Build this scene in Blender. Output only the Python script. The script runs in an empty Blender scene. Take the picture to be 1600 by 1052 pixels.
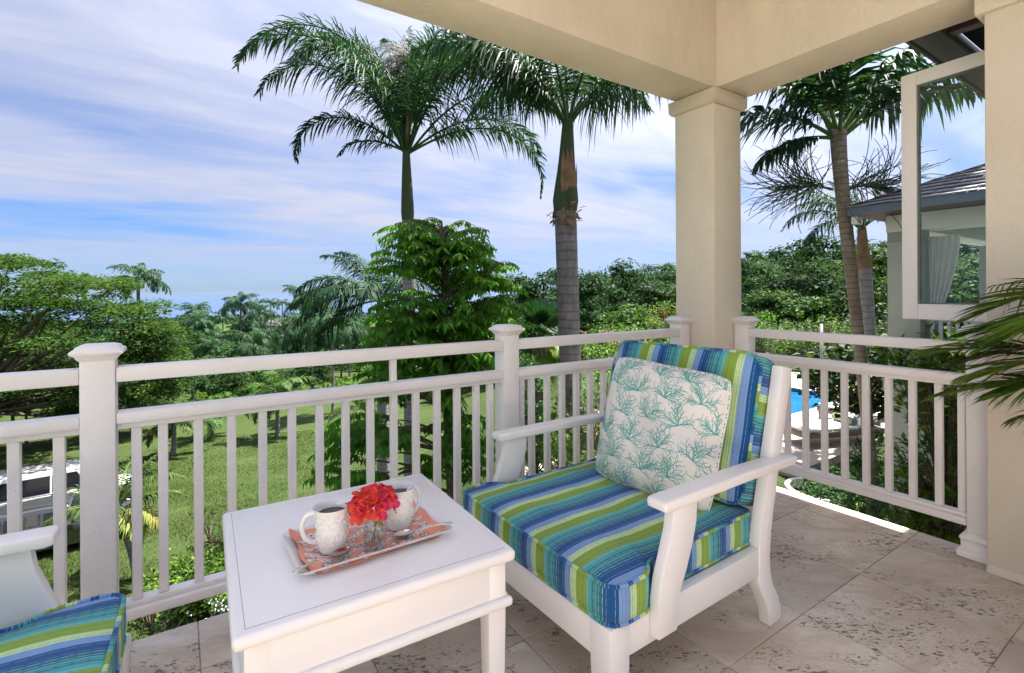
import bpy, bmesh, math, random
import numpy as np
from mathutils import Vector, Matrix, Euler

scene = bpy.context.scene
col = scene.collection
R = math.radians
RNG = np.random.default_rng(7)

# ------------------------------------------------------------------ camera
CAM_Z = 1.30
FOC = 781.35            # focal length in pixels of the 1600 px wide photograph
YAW = 0.98324           # angle of the view direction from +X (the left railing runs along X)
cam_d = bpy.data.cameras.new('camera')
cam = bpy.data.objects.new('camera', cam_d)
col.objects.link(cam)
cam_d.sensor_width = 36.0
cam_d.sensor_fit = 'HORIZONTAL'
cam_d.lens = 36.0 * FOC / 1600.0
cam_d.shift_y = -67.5 / 1600.0
cam_d.clip_start = 0.05
cam_d.clip_end = 60000.0
cam.matrix_world = (Matrix.Translation((0, 0, CAM_Z)) @ Matrix.Rotation(YAW - math.pi / 2, 4, 'Z')
                    @ Matrix.Rotation(math.pi / 2, 4, 'X') @ Matrix.Rotation(-0.006257, 4, 'Z'))
scene.camera = cam

# ------------------------------------------------------------------ sun and sky
SUN_EL = R(66.5)
SUN_AZ = R(9.0)          # measured from +X towards +Y
sun_dir = Vector((math.cos(SUN_EL) * math.cos(SUN_AZ), math.cos(SUN_EL) * math.sin(SUN_AZ), math.sin(SUN_EL)))
sun_l = bpy.data.lights.new('sun', 'SUN')
sun_l.energy = 4.6
sun_l.angle = R(0.6)
sun_l.color = (1.0, 0.95, 0.87)
sun = bpy.data.objects.new('sun', sun_l)
col.objects.link(sun)
sun.location = (0, 0, 30)
sun.rotation_euler = (-sun_dir).to_track_quat('-Z', 'Y').to_euler()

world = bpy.data.worlds.new('World')
scene.world = world
world.use_nodes = True
wn = world.node_tree.nodes
wl = world.node_tree.links
wn.clear()


def wnode(t, **kw):
    n = wn.new(t)
    for k, v in kw.items():
        setattr(n, k, v)
    return n


def wmath(op, a, b=None, clamp=False):
    n = wn.new('ShaderNodeMath')
    n.operation = op
    n.use_clamp = clamp
    for i, v in enumerate((a, b)):
        if v is None:
            continue
        if isinstance(v, (int, float)):
            n.inputs[i].default_value = v
        else:
            wl.new(v, n.inputs[i])
    return n.outputs[0]


sky = wnode('ShaderNodeTexSky', sky_type='NISHITA', sun_disc=False)
sky.sun_elevation = SUN_EL
sky.sun_rotation = math.pi / 2 - SUN_AZ
sky.air_density = 0.85
sky.dust_density = 0.0
sky.ozone_density = 3.0
SKY_STRENGTH = 0.05
tc = wnode('ShaderNodeTexCoord')
sep = wnode('ShaderNodeSeparateXYZ')
wl.new(tc.outputs['Generated'], sep.inputs[0])
zc = wmath('ADD', wmath('MAXIMUM', sep.outputs[2], 0.0), 0.11)
cu = wmath('DIVIDE', sep.outputs[0], zc)
cv = wmath('DIVIDE', sep.outputs[1], zc)
comb = wnode('ShaderNodeCombineXYZ')
wl.new(cu, comb.inputs[0])
wl.new(cv, comb.inputs[1])


def cloud_noise(rot, scl, scale, detail, dist, offs):
    mp = wnode('ShaderNodeMapping')
    mp.inputs['Rotation'].default_value = (0, 0, rot)
    mp.inputs['Scale'].default_value = scl
    mp.inputs['Location'].default_value = offs
    wl.new(comb.outputs[0], mp.inputs[0])
    nz = wnode('ShaderNodeTexNoise')
    nz.inputs['Scale'].default_value = scale
    nz.inputs['Detail'].default_value = detail
    nz.inputs['Roughness'].default_value = 0.55
    nz.inputs['Distortion'].default_value = dist
    wl.new(mp.outputs[0], nz.inputs[0])
    return nz.outputs[0]


def wramp(src, stops):
    r = wnode('ShaderNodeValToRGB')
    els = r.color_ramp.elements
    els[0].position, els[0].color = stops[0][0], (stops[0][1],) * 3 + (1,)
    els[1].position, els[1].color = stops[-1][0], (stops[-1][1],) * 3 + (1,)
    for p, v in stops[1:-1]:
        e = els.new(p)
        e.color = (v, v, v, 1)
    r.color_ramp.interpolation = 'EASE'
    wl.new(src, r.inputs[0])
    return r.outputs[0]


broad = wramp(cloud_noise(R(28), (0.42, 1.0, 1), 0.62, 3, 0.5, (2.3, 5.4, 0)), [(0.28, 0.0), (0.52, 1.0)])
streak = wramp(cloud_noise(R(40), (0.45, 1.05, 1), 1.25, 7, 1.1, (4.1, 1.2, 0)), [(0.34, 0.0), (0.70, 1.0)])
wisps = wramp(cloud_noise(R(34), (0.6, 1.5, 1), 3.4, 8, 1.3, (0.4, 7.7, 0)), [(0.40, 0.0), (0.80, 1.0)])
cover = wmath('ADD', wmath('MULTIPLY', broad, 0.68), wmath('MULTIPLY', streak, 0.42))
cover = wmath('ADD', cover, wmath('MULTIPLY', wisps, 0.16), clamp=True)
low = wmath('MULTIPLY', wmath('SUBTRACT', sep.outputs[2], 0.0), 7.0, clamp=True)     # the veil dissolves into sea haze near the horizon
cover = wmath('MULTIPLY', cover, wmath('ADD', wmath('MULTIPLY', low, 0.70), 0.30))
hz = wnode('ShaderNodeMix', data_type='RGBA')          # humid marine air: darker and bluer than the model's white horizon
wl.new(wmath('POWER', low, 0.6), hz.inputs['Factor'])
hz.inputs[6].default_value = (0.18, 0.255, 0.43, 1)
hz.inputs[7].default_value = (0.33, 0.475, 0.69, 1)
skys = wnode('ShaderNodeMix', data_type='RGBA', blend_type='MULTIPLY')
skys.inputs['Factor'].default_value = 1.0
wl.new(sky.outputs[0], skys.inputs[6])
wl.new(hz.outputs[2], skys.inputs[7])
# thin ice cloud scatters forward: brighter towards the sun, added as fill light
dotn = wnode('ShaderNodeVectorMath', operation='DOT_PRODUCT')
nrmv = wnode('ShaderNodeVectorMath', operation='NORMALIZE')
wl.new(tc.outputs['Generated'], nrmv.inputs[0])
wl.new(nrmv.outputs[0], dotn.inputs[0])
dotn.inputs[1].default_value = tuple(sun_dir)
phase = wmath('ADD', 0.80, wmath('MULTIPLY', wmath('POWER', wmath('MAXIMUM', dotn.outputs['Value'], 0.0), 3.0), 1.9))
CLOUD = 4.45
ccol = wnode('ShaderNodeMix', data_type='RGBA', blend_type='MULTIPLY')
ccol.inputs['Factor'].default_value = 1.0
ccol.inputs[6].default_value = (CLOUD * 0.755, CLOUD * 0.80, CLOUD * 1.0, 1)
wl.new(phase, ccol.inputs[7])
mixc = wnode('ShaderNodeMix', data_type='RGBA')
wl.new(cover, mixc.inputs['Factor'])
wl.new(skys.outputs[2], mixc.inputs[6])
wl.new(ccol.outputs[2], mixc.inputs[7])
bg = wnode('ShaderNodeBackground')
bg.inputs['Strength'].default_value = SKY_STRENGTH
wl.new(mixc.outputs[2], bg.inputs[0])
wo = wnode('ShaderNodeOutputWorld')
wl.new(bg.outputs[0], wo.inputs[0])

scene.view_settings.view_transform = 'Standard'
scene.view_settings.look = 'None'
scene.view_settings.gamma = 1.0
scene.view_settings.use_curve_mapping = False
scene.view_settings.exposure = 2.25
scene.render.engine = 'CYCLES'
scene.cycles.use_denoising = True
scene.cycles.max_bounces = 8
scene.cycles.diffuse_bounces = 4
scene.cycles.transparent_max_bounces = 16
scene.cycles.caustics_reflective = False
scene.cycles.caustics_refractive = False
scene.cycles.sample_clamp_indirect = 6.0

# ------------------------------------------------------------------ helpers
FW = np.array([math.cos(YAW), math.sin(YAW), 0.0])
RT = np.array([math.sin(YAW), -math.cos(YAW), 0.0])


def spot(px, d):
    """Ground position (x, y) on the bearing of photo column px, d metres ahead."""
    p = FW * d + RT * ((px - 800.0) / FOC * d)
    return float(p[0]), float(p[1])


def high(py, d, px=800):
    """World height of photo row py, d metres ahead."""
    return CAM_Z + (458.5 - 0.00626 * (px - 800) - py) * d / FOC


def sst(a, b, t):
    t = np.clip((t - a) / (b - a), 0, 1)
    return t * t * (3 - 2 * t)


class Geo:
    def __init__(self):
        self.v = []
        self.f = []
        self.uv = []      # per-face list of uv tuples or None

    def add(self, vs, fs, uvs=None):
        o = len(self.v)
        self.v += [tuple(float(c) for c in p) for p in vs]
        self.f += [tuple(i + o for i in f) for f in fs]
        self.uv += (uvs if uvs is not None else [None] * len(fs))
        return self

    def box(self, x0, x1, y0, y1, z0, z1):
        return self.add([(x0, y0, z0), (x1, y0, z0), (x1, y1, z0), (x0, y1, z0), (x0, y0, z1), (x1, y0, z1), (x1, y1, z1), (x0, y1, z1)],
                        [(0, 3, 2, 1), (4, 5, 6, 7), (0, 1, 5, 4), (1, 2, 6, 5), (2, 3, 7, 6), (3, 0, 4, 7)])

    def taper(self, cx, cy, secs):
        """stack of rectangles (hx, hy, z)"""
        vs, fs = [], []
        for hx, hy, z in secs:
            vs += [(cx - hx, cy - hy, z), (cx + hx, cy - hy, z), (cx + hx, cy + hy, z), (cx - hx, cy + hy, z)]
        n = len(secs)
        for k in range(n - 1):
            for i in range(4):
                j = (i + 1) % 4
                fs.append((4 * k + i, 4 * k + j, 4 * k + 4 + j, 4 * k + 4 + i))
        fs.append((3, 2, 1, 0))
        fs.append(tuple(4 * (n - 1) + i for i in range(4)))
        return self.add(vs, fs)

    def prism(self, pts, axis, a0, a1):
        """polygon pts extruded along axis from a0 to a1; pts in the two other axes (x,z) for y, (y,z) for x, (x,y) for z"""
        n = len(pts)
        mk = {'y': lambda p, a: (p[0], a, p[1]), 'x': lambda p, a: (a, p[0], p[1]), 'z': lambda p, a: (p[0], p[1], a)}[axis]
        vs = [mk(p, a0) for p in pts] + [mk(p, a1) for p in pts]
        fs = [tuple(range(n)), tuple(range(2 * n - 1, n - 1, -1))]
        for i in range(n):
            j = (i + 1) % n
            fs.append((i, i + n, j + n, j))
        return self.add(vs, fs)

    def lathe(self, prof, n=24, cx=0, cy=0, cap=False):
        vs, fs = [], []
        for r, z in prof:
            for i in range(n):
                a = 2 * math.pi * i / n
                vs.append((cx + r * math.cos(a), cy + r * math.sin(a), z))
        for k in range(len(prof) - 1):
            for i in range(n):
                j = (i + 1) % n
                fs.append((k * n + i, k * n + j, (k + 1) * n + j, (k + 1) * n + i))
        if cap:
            fs.append(tuple(range(n - 1, -1, -1)))
            fs.append(tuple((len(prof) - 1) * n + i for i in range(n)))
        return self.add(vs, fs)

    def tube(self, path, rad, n=8, closed=False, flat=1.0):
        P = [Vector(p) for p in path]
        m = len(P)
        if isinstance(rad, (int, float)):
            rad = [rad] * m
        vs, fs, uvs = [], [], []
        ref = None
        s = 0.0
        ss = []
        for k in range(m):
            if closed:
                t = (P[(k + 1) % m] - P[k - 1])
            else:
                t = P[min(k + 1, m - 1)] - P[max(k - 1, 0)]
            t.normalize()
            if ref is None:
                up = Vector((0, 0, 1)) if abs(t.z) < 0.9 else Vector((1, 0, 0))
                ref = t.cross(up).normalized()
            ref = (ref - t * ref.dot(t))
            ref.normalize()
            b = t.cross(ref)
            if k:
                s += (P[k] - P[k - 1]).length
            ss.append(s)
            for i in range(n):
                a = 2 * math.pi * i / n
                vs.append(P[k] + (ref * math.cos(a) + b * math.sin(a) * flat) * rad[k])
        for k in range(m if closed else m - 1):
            k2 = (k + 1) % m
            for i in range(n):
                j = (i + 1) % n
                fs.append((k * n + i, k * n + j, k2 * n + j, k2 * n + i))
                sa, sb = ss[k], ss[k] + (P[k2] - P[k]).length
                uvs.append([(sa, i / n), (sa, (i + 1) / n), (sb, (i + 1) / n), (sb, i / n)])
        if not closed:
            fs.append(tuple(range(n - 1, -1, -1)))
            fs.append(tuple((m - 1) * n + i for i in range(n)))
            uvs += [[(0, 0)] * n, [(0, 0)] * n]
        return self.add(vs, fs, uvs)

    def mesh(self, name, bevel=0.0, segs=2, smooth=False, angle=None):
        me = bpy.data.meshes.new(name)
        me.from_pydata(self.v, [], self.f)
        if any(u is not None for u in self.uv):
            lay = me.uv_layers.new(name='UVMap')
            flat = []
            for f, u in zip(self.f, self.uv):
                flat += [c for p in (u or [(0, 0)] * len(f)) for c in p]
            lay.data.foreach_set('uv', flat)
        if bevel > 0:
            bm = bmesh.new()
            bm.from_mesh(me)
            bmesh.ops.remove_doubles(bm, verts=bm.verts, dist=1e-6)
            bmesh.ops.recalc_face_normals(bm, faces=bm.faces)
            ed = [e for e in bm.edges if len(e.link_faces) == 2 and e.calc_face_angle(0) > R(25)]
            bmesh.ops.bevel(bm, geom=ed, offset=bevel, segments=segs, affect='EDGES', profile=0.5, clamp_overlap=True)
            bm.to_mesh(me)
            bm.free()
        if smooth or bevel > 0:
            me.shade_smooth()
            if angle is None:
                angle = 40 if bevel > 0 else None
            if angle is not None:
                me.set_sharp_from_angle(angle=R(angle))
        me.update()
        return me


def fast_mesh(name, V, groups, rnd=None, smooth=False):
    """numpy mesh: V (n,3), groups list of (m,k) index arrays, rnd list of (m,) face values"""
    me = bpy.data.meshes.new(name)
    me.vertices.add(len(V))
    me.vertices.foreach_set('co', np.ascontiguousarray(V, dtype=np.float32).ravel())
    loops = np.concatenate([g.ravel() for g in groups]).astype(np.int32)
    tot = np.concatenate([np.full(len(g), g.shape[1], np.int32) for g in groups])
    st = np.concatenate([[0], np.cumsum(tot)[:-1]]).astype(np.int32)
    me.loops.add(len(loops))
    me.loops.foreach_set('vertex_index', loops)
    me.polygons.add(len(tot))
    me.polygons.foreach_set('loop_start', st)
    me.polygons.foreach_set('loop_total', tot)
    if smooth:
        me.polygons.foreach_set('use_smooth', np.ones(len(tot), dtype=bool))
    if rnd is not None:
        at = me.attributes.new('rnd', 'FLOAT', 'FACE')
        at.data.foreach_set('value', np.concatenate(rnd).astype(np.float32))
    me.update(calc_edges=True)
    me.validate()
    return me


def put(name, me, mat, parent=None, loc=(0, 0, 0), rot=(0, 0, 0), scale=(1, 1, 1)):
    o = bpy.data.objects.new(name, me)
    col.objects.link(o)
    o.location = loc
    o.rotation_euler = rot
    o.scale = scale
    if mat is not None and len(me.materials) == 0:
        me.materials.append(mat)
    if parent is not None:
        o.parent = parent
    return o


def tag(o, label, cat, group=None):
    o['label'] = label
    o['category'] = cat
    if group:
        o['group'] = group
    return o


def thing(name, label, cat, loc=(0, 0, 0), rotz=0.0, group=None):
    o = bpy.data.objects.new(name, None)
    col.objects.link(o)
    o.empty_display_size = 0.2
    o.location = loc
    o.rotation_euler = (0, 0, rotz)
    return tag(o, label, cat, group)


def struct(o):
    o['kind'] = 'structure'
    return o


def stuff(o, label=None, cat=None):
    o['kind'] = 'stuff'
    if label:
        o['label'] = label
    if cat:
        o['category'] = cat
    return o


KIDS = {}


def copy_tree(o, parent=None):
    c = o.copy()
    col.objects.link(c)
    c.parent = parent
    for ch in o.children:
        copy_tree(ch, c)
    return c


# ------------------------------------------------------------------ materials
class Mat:
    def __init__(self, name):
        self.m = bpy.data.materials.new(name)
        self.m.use_nodes = True
        self.nt = self.m.node_tree
        self.b = self.nt.nodes['Principled BSDF']
        self.out = self.nt.nodes['Material Output']

    def n(self, t, **kw):
        x = self.nt.nodes.new(t)
        for k, v in kw.items():
            setattr(x, k, v)
        return x

    def l(self, a, b):
        self.nt.links.new(a, b)

    def pos(self, kind='world'):
        if kind == 'world':
            return self.n('ShaderNodeNewGeometry').outputs['Position']
        return self.n('ShaderNodeTexCoord').outputs[{'object': 'Object', 'uv': 'UV', 'gen': 'Generated'}[kind]]

    def mapping(self, src, scale=(1, 1, 1), rot=(0, 0, 0), loc=(0, 0, 0)):
        mp = self.n('ShaderNodeMapping')
        mp.inputs['Scale'].default_value = scale
        mp.inputs['Rotation'].default_value = rot
        mp.inputs['Location'].default_value = loc
        self.l(src, mp.inputs[0])
        return mp.outputs[0]

    def noise(self, src, scale, detail=4, rough=0.55, dist=0.0, color=False):
        x = self.n('ShaderNodeTexNoise')
        x.inputs['Scale'].default_value = scale
        x.inputs['Detail'].default_value = detail
        x.inputs['Roughness'].default_value = rough
        x.inputs['Distortion'].default_value = dist
        self.l(src, x.inputs['Vector'])
        return x.outputs['Color' if color else 0]

    def ramp(self, src, stops, interp='LINEAR'):
        r = self.n('ShaderNodeValToRGB')
        r.color_ramp.interpolation = interp
        els = r.color_ramp.elements

        def c4(c):
            return tuple(c) + (1,) if not isinstance(c, (int, float)) else (c, c, c, 1)
        els[0].position, els[0].color = stops[0][0], c4(stops[0][1])
        els[1].position, els[1].color = stops[-1][0], c4(stops[-1][1])
        for p, v in stops[1:-1]:
            els.new(p).color = c4(v)
        self.l(src, r.inputs[0])
        return r.outputs[0]

    def mix(self, fac, a, b, blend='MIX'):
        x = self.n('ShaderNodeMix', data_type='RGBA', blend_type=blend)
        for key, v in (('Factor', fac), (6, a), (7, b)):
            i = x.inputs[key]
            if isinstance(v, (int, float)):
                i.default_value = v if key == 'Factor' else (v, v, v, 1)
            elif isinstance(v, tuple):
                i.default_value = v + (1,) if len(v) == 3 else v
            else:
                self.l(v, i)
        return x.outputs[2]

    def math(self, op, a, b=None, c=None, clamp=False):
        x = self.n('ShaderNodeMath', operation=op, use_clamp=clamp)
        for i, v in enumerate((a, b, c)):
            if v is None:
                continue
            if isinstance(v, (int, float)):
                x.inputs[i].default_value = v
            else:
                self.l(v, x.inputs[i])
        return x.outputs[0]

    def bump(self, h, strength=0.2, dist=0.01):
        x = self.n('ShaderNodeBump')
        x.inputs['Strength'].default_value = strength
        x.inputs['Distance'].default_value = dist
        self.l(h, x.inputs['Height'])
        self.l(x.outputs[0], self.b.inputs['Normal'])
        return x

    def base(self, c):
        i = self.b.inputs['Base Color']
        if isinstance(c, tuple):
            i.default_value = c + (1,)
        else:
            self.l(c, i)
        return self

    def set(self, **kw):
        for k, v in kw.items():
            self.b.inputs[k.replace('_', ' ')].default_value = v
        return self


def paint(name, c, rough=0.45, bump=0.15, scale=60, dirt=0.06, spec=0.4):
    m = Mat(name)
    p = m.pos()
    n1 = m.noise(p, 3.0, 4)
    dark = tuple(x * (1 - dirt * 2.2) for x in c)
    m.base(m.mix(m.ramp(n1, [(0.35, 0.0), (0.75, 1.0)]), c, dark))
    m.set(Roughness=rough, Specular_IOR_Level=spec)
    n2 = m.noise(m.mapping(p, (1, 1, 0.35)), scale, 5)
    m.bump(n2, bump, 0.004)
    return m.m


def rail_paint(name):
    m = Mat(name)
    p = m.pos()
    n1 = m.noise(p, 2.2, 5)
    c = m.mix(m.ramp(n1, [(0.4, 0.0), (0.8, 1.0)]), (0.83, 0.785, 0.775), (0.735, 0.69, 0.675))
    spots = m.ramp(m.noise(p, 85, 3), [(0.735, 0.0), (0.765, 1.0)])
    c = m.mix(spots, c, (0.38, 0.34, 0.30))
    m.base(c)
    m.set(Roughness=0.42, Specular_IOR_Level=0.45)
    m.bump(m.math('ADD', m.noise(p, 70, 6, 0.6), m.noise(p, 18, 4)), 0.6, 0.004)
    return m.m


def stucco(name, c, c2):
    m = Mat(name)
    p = m.pos()
    col_ = m.mix(m.ramp(m.noise(p, 1.6, 5), [(0.35, 0.0), (0.7, 1.0)]), c, c2)
    stain = m.ramp(m.noise(m.mapping(p, (1, 1, 0.22)), 3.2, 6, 0.65), [(0.55, 0.0), (0.78, 0.5)])
    col_ = m.mix(stain, col_, tuple(x * 0.80 for x in c2))
    wob = m.n('ShaderNodeVectorMath', operation='ADD')
    m.l(p, wob.inputs[0])
    sc = m.n('ShaderNodeVectorMath', operation='SCALE')
    m.l(m.noise(p, 5.0, 5, color=True), sc.inputs[0])
    sc.inputs['Scale'].default_value = 0.35
    m.l(sc.outputs[0], wob.inputs[1])
    vo = m.n('ShaderNodeTexVoronoi', feature='DISTANCE_TO_EDGE')
    vo.inputs['Scale'].default_value = 1.3
    m.l(wob.outputs[0], vo.inputs['Vector'])
    crack = m.math('MULTIPLY', m.ramp(vo.outputs['Distance'], [(0.0, 1.0), (0.0035, 0.0)]), m.ramp(m.noise(p, 1.1, 3), [(0.58, 0.0), (0.68, 0.32)]))
    col_ = m.mix(crack, col_, tuple(x * 0.45 for x in c2))
    m.base(col_)
    m.set(Roughness=0.78, Specular_IOR_Level=0.22)
    big = m.noise(m.mapping(p, (1, 1, .5)), 6, 5, 0.6)
    m.bump(m.math('ADD', m.noise(p, 30, 8, 0.68), m.math('MULTIPLY', big, 1.6)), 0.38, 0.010)
    return m.m


def travertine(name):
    m = Mat(name)
    oi = m.n('ShaderNodeObjectInfo')
    off = m.n('ShaderNodeVectorMath', operation='SCALE')
    m.l(oi.outputs['Color'], off.inputs[0])
    p = m.pos()
    add = m.n('ShaderNodeVectorMath', operation='ADD')
    m.l(p, add.inputs[0])
    cr = m.n('ShaderNodeCombineXYZ')
    for i, k in enumerate((37.0, 71.0, 5.0)):
        m.l(m.math('MULTIPLY', oi.outputs['Random'], k), cr.inputs[i])
    m.l(cr.outputs[0], add.inputs[1])
    q = m.mapping(add.outputs[0], (1, 1, 1), (0, 0, R(35)))
    veins = m.noise(m.mapping(q, (2.2, 7.0, 1)), 1.6, 8, 0.62, 0.8)
    c = m.ramp(veins, [(0.25, (0.48, 0.385, 0.29)), (0.45, (0.62, 0.53, 0.425)), (0.62, (0.71, 0.63, 0.53)), (0.82, (0.79, 0.72, 0.635))])
    patch = m.ramp(m.noise(q, 2.2, 3), [(0.35, 0.0), (0.72, 1.0)])
    c = m.mix(m.math('MULTIPLY', patch, 0.55), c, (0.50, 0.39, 0.315))
    stain = m.ramp(m.noise(p, 1.3, 6, 0.65), [(0.46, 0.0), (0.68, 0.7)])
    c = m.mix(stain, c, (0.42, 0.315, 0.225))
    tone = m.ramp(oi.outputs['Random'], [(0.0, 0.86), (1.0, 1.06)])
    c = m.mix(1.0, c, tone, 'MULTIPLY')
    # pits: clustered little holes
    zone = m.ramp(m.noise(m.mapping(q, (1, 1.6, 1)), 3.6, 4, 0.6), [(0.46, 0.0), (0.62, 1.0)])
    pn = m.noise(m.mapping(q, (0.62, 1.25, 1)), 62, 4, 0.6, 0.4)
    thr = m.math('SUBTRACT', 0.682, m.math('MULTIPLY', zone, 0.14))
    pit = m.math('MULTIPLY', m.math('SUBTRACT', pn, thr), 26.0, clamp=True)
    p2 = m.noise(m.mapping(q, (0.5, 1.2, 1)), 150, 2, 0.5)
    pit2 = m.math('MULTIPLY', m.math('MULTIPLY', m.math('SUBTRACT', p2, 0.62), 18.0, clamp=True), m.math('ADD', m.math('MULTIPLY', zone, 0.7), 0.15), clamp=True)
    pits = m.math('MAXIMUM', pit, pit2)
    c = m.mix(m.math('MULTIPLY', pits, 0.85), c, (0.13, 0.095, 0.07))
    m.base(c)
    m.set(Specular_IOR_Level=0.35)
    m.l(m.ramp(veins, [(0.3, 0.55), (0.8, 0.38)]), m.b.inputs['Roughness'])
    h = m.math('SUBTRACT', m.math('MULTIPLY', veins, 0.25), pits)
    m.bump(h, 0.5, 0.004)
    return m.m


def leaf_mat(name, dark, mid, light, rough=0.42, trans=0.25, spec=0.35, old=None):
    rough, spec = max(rough, 0.55), spec * 0.26
    m = Mat(name)
    a = m.n('ShaderNodeAttribute', attribute_name='rnd')
    oi = m.n('ShaderNodeObjectInfo')
    stops = [(0.0, dark), (0.5, mid), (0.93, light)]
    if old:
        stops += [(0.955, light), (1.0, old)]
    c = m.ramp(a.outputs['Fac'], stops)
    hv = m.n('ShaderNodeHueSaturation')
    m.l(c, hv.inputs['Color'])
    m.l(m.math('ADD', m.math('MULTIPLY', oi.outputs['Random'], 0.03), 0.485), hv.inputs['Hue'])
    m.l(m.math('ADD', m.math('MULTIPLY', oi.outputs['Random'], 0.35), 0.83), hv.inputs['Value'])
    c = hv.outputs[0]
    m.base(c)
    m.set(Roughness=rough, Specular_IOR_Level=spec)
    tr = m.n('ShaderNodeBsdfTranslucent')
    tl = m.mix(1.0, c, (1.25, 1.45, 0.55), 'MULTIPLY')
    m.l(tl, tr.inputs[0])
    ms = m.n('ShaderNodeMixShader')
    ms.inputs[0].default_value = trans
    m.l(m.b.outputs[0], ms.inputs[1])
    m.l(tr.outputs[0], ms.inputs[2])
    m.l(ms.outputs[0], m.out.inputs[0])
    return m.m


def bark_mat(name, c1, c2, rings=0.0, scale=9.0):
    m = Mat(name)
    p = m.pos('object')
    n1 = m.noise(m.mapping(p, (1, 1, 0.5)), scale, 6, 0.65)
    c = m.mix(m.ramp(n1, [(0.3, 0.0), (0.7, 1.0)]), c1, c2)
    h = n1
    if rings:
        s = m.n('ShaderNodeSeparateXYZ')
        m.l(p, s.inputs[0])
        wob = m.math('MULTIPLY', m.noise(p, 2.5, 3), 0.09)
        fr = m.math('FRACT', m.math('MULTIPLY', m.math('ADD', s.outputs[2], wob), rings))
        ring = m.ramp(fr, [(0.0, 1.0), (0.14, 0.0), (0.85, 0.0), (1.0, 1.0)])
        c = m.mix(m.math('MULTIPLY', ring, 0.6), c, tuple(x * 0.35 for x in c1))
        h = m.math('SUBTRACT', m.math('MULTIPLY', n1, 0.4), ring)
    m.base(c)
    m.set(Roughness=0.85, Specular_IOR_Level=0.15)
    m.bump(h, 0.5, 0.02)
    return m.m


def plain(name, c, rough=0.5, spec=0.4, metal=0.0, **kw):
    m = Mat(name)
    m.base(m.mix(m.ramp(m.noise(m.pos('object'), 5.0, 4), [(0.3, 0.0), (0.75, 1.0)]), c, tuple(x * 0.88 for x in c)))
    m.set(Roughness=rough, Specular_IOR_Level=spec, Metallic=metal, **kw)
    return m.m


M = {}
M['rail'] = rail_paint('white_railing_paint')
M['furn'] = paint('white_furniture_paint', (0.85, 0.815, 0.81), 0.30, 0.05, 30, 0.02, 0.5)
M['stucco'] = stucco('cream_stucco', (0.71, 0.63, 0.525), (0.63, 0.555, 0.455))
M['coral_stone'] = stucco('coral_stone', (0.60, 0.52, 0.43), (0.46, 0.385, 0.31))
M['trav'] = travertine('travertine')
M['grout'] = plain('grout', (0.36, 0.30, 0.24), 0.9)

# ================================================================== terrace floor
floor = struct(put('terrace_floor', Geo().box(-4.0, 3.300, -4.1, 2.345, -0.32, -0.004).mesh('terrace_floor'), M['grout']))
TS = 0.508


def tile_mesh(x0, x1, y0, y1):
    return Geo().box(x0, x1, y0, y1, -0.024, 0.0).mesh('tile', 0.0022, 1)


gx = [0.056 + TS * k for k in range(-8, 8)]
gy = [0.525 + TS * k for k in range(-9, 5)]
base_tile = tile_mesh(0.0013, TS - 0.0013, 0.0013, TS - 0.0013)
base_tile.materials.append(M['trav'])
tr = random.Random(3)
for i, x0 in enumerate(gx):
    for j, y0 in enumerate(gy):
        x1, y1 = x0 + TS, y0 + TS
        if x0 > 3.3 or y0 > 2.34 or y1 < -3.9 or x1 < -3.8:
            continue
        ex, ey = min(x1, 3.318), min(y1, 2.362)
        if ex == x1 and ey == y1:
            o = put('tile', base_tile, None, floor, (x0, y0, tr.uniform(-0.0007, 0.0007)))
        else:
            if ex - x0 < 0.02 or ey - y0 < 0.02:
                continue
            me = tile_mesh(x0 + 0.0013, ex - (0.0013 if ex == x1 else 0), y0 + 0.0013, ey - (0.0013 if ey == y1 else 0))
            put('tile', me, M['trav'], floor, (0, 0, tr.uniform(-0.0006, 0.0006)))

# ================================================================== house body, porch roof, column, pier
hw = tag(put('house_wall', Geo().box(-3.8, 3.25, -4.0, 2.30, -9.0, -0.33).mesh('house_wall', 0.01), M['stucco']),
         'cream stucco lower house wall under the terrace floor', 'wall')

M['ceil'] = plain('white_ceiling_paint', (0.80, 0.77, 0.73), 0.7)
roof = thing('porch_roof', 'cream beams and roof of the terrace overhead', 'roof', (0, 0, 2.672))
g = Geo().box(-2.2, 3.003, 2.030, 2.345, 0, 0.93)
put('beam', g.mesh('beam', 0.006), M['stucco'], roof)['label'] = 'cream beam above the long sea side railing'
g = Geo().box(3.005, 3.352, -2.4, 2.344, 0.0008, 0.93)
put('beam', g.mesh('beam', 0.006), M['stucco'], roof)['label'] = 'cream beam above the pool side railing'
put('ceiling', Geo().box(0.45, 3.0, 0.25, 2.028, 0.885, 0.925).mesh('ceiling'), M['ceil'], roof)  # unseen ceiling, made white and cut short for fill light
M['shingle_dark'] = plain('dark_roof_board', (0.022, 0.022, 0.024), 0.8)
M['eave_grey'] = plain('dark_eave_paint', (0.045, 0.055, 0.057), 0.6)
M['soffit'] = plain('grey_soffit_paint', (0.16, 0.19, 0.19), 0.6)
rd = Geo()
EX, EY, EZ = 4.62, 3.35, 0.60
rd.box(0.40, 3.353, 2.347, EY, EZ, EZ + 0.03).box(3.354, EX, 1.30, EY, EZ, EZ + 0.03)
put('eave_board', rd.mesh('eave_board'), M['soffit'], roof)
hip = Geo().add([(0.40, EY + .03, EZ + .04), (EX + .03, EY + .03, EZ + .04), (EX + .03, 0.25, EZ + .04), (0.40, 0.25, EZ + .04), (0.40, 1.5, 1.45), (2.6, 1.5, 1.45)],
                [(0, 1, 5, 4), (1, 2, 5), (2, 3, 4, 5)])
put('roof_slope', hip.mesh('roof_slope'), M['shingle_dark'], roof)  # unseen slope, cut back at left and rear to let light in

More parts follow.
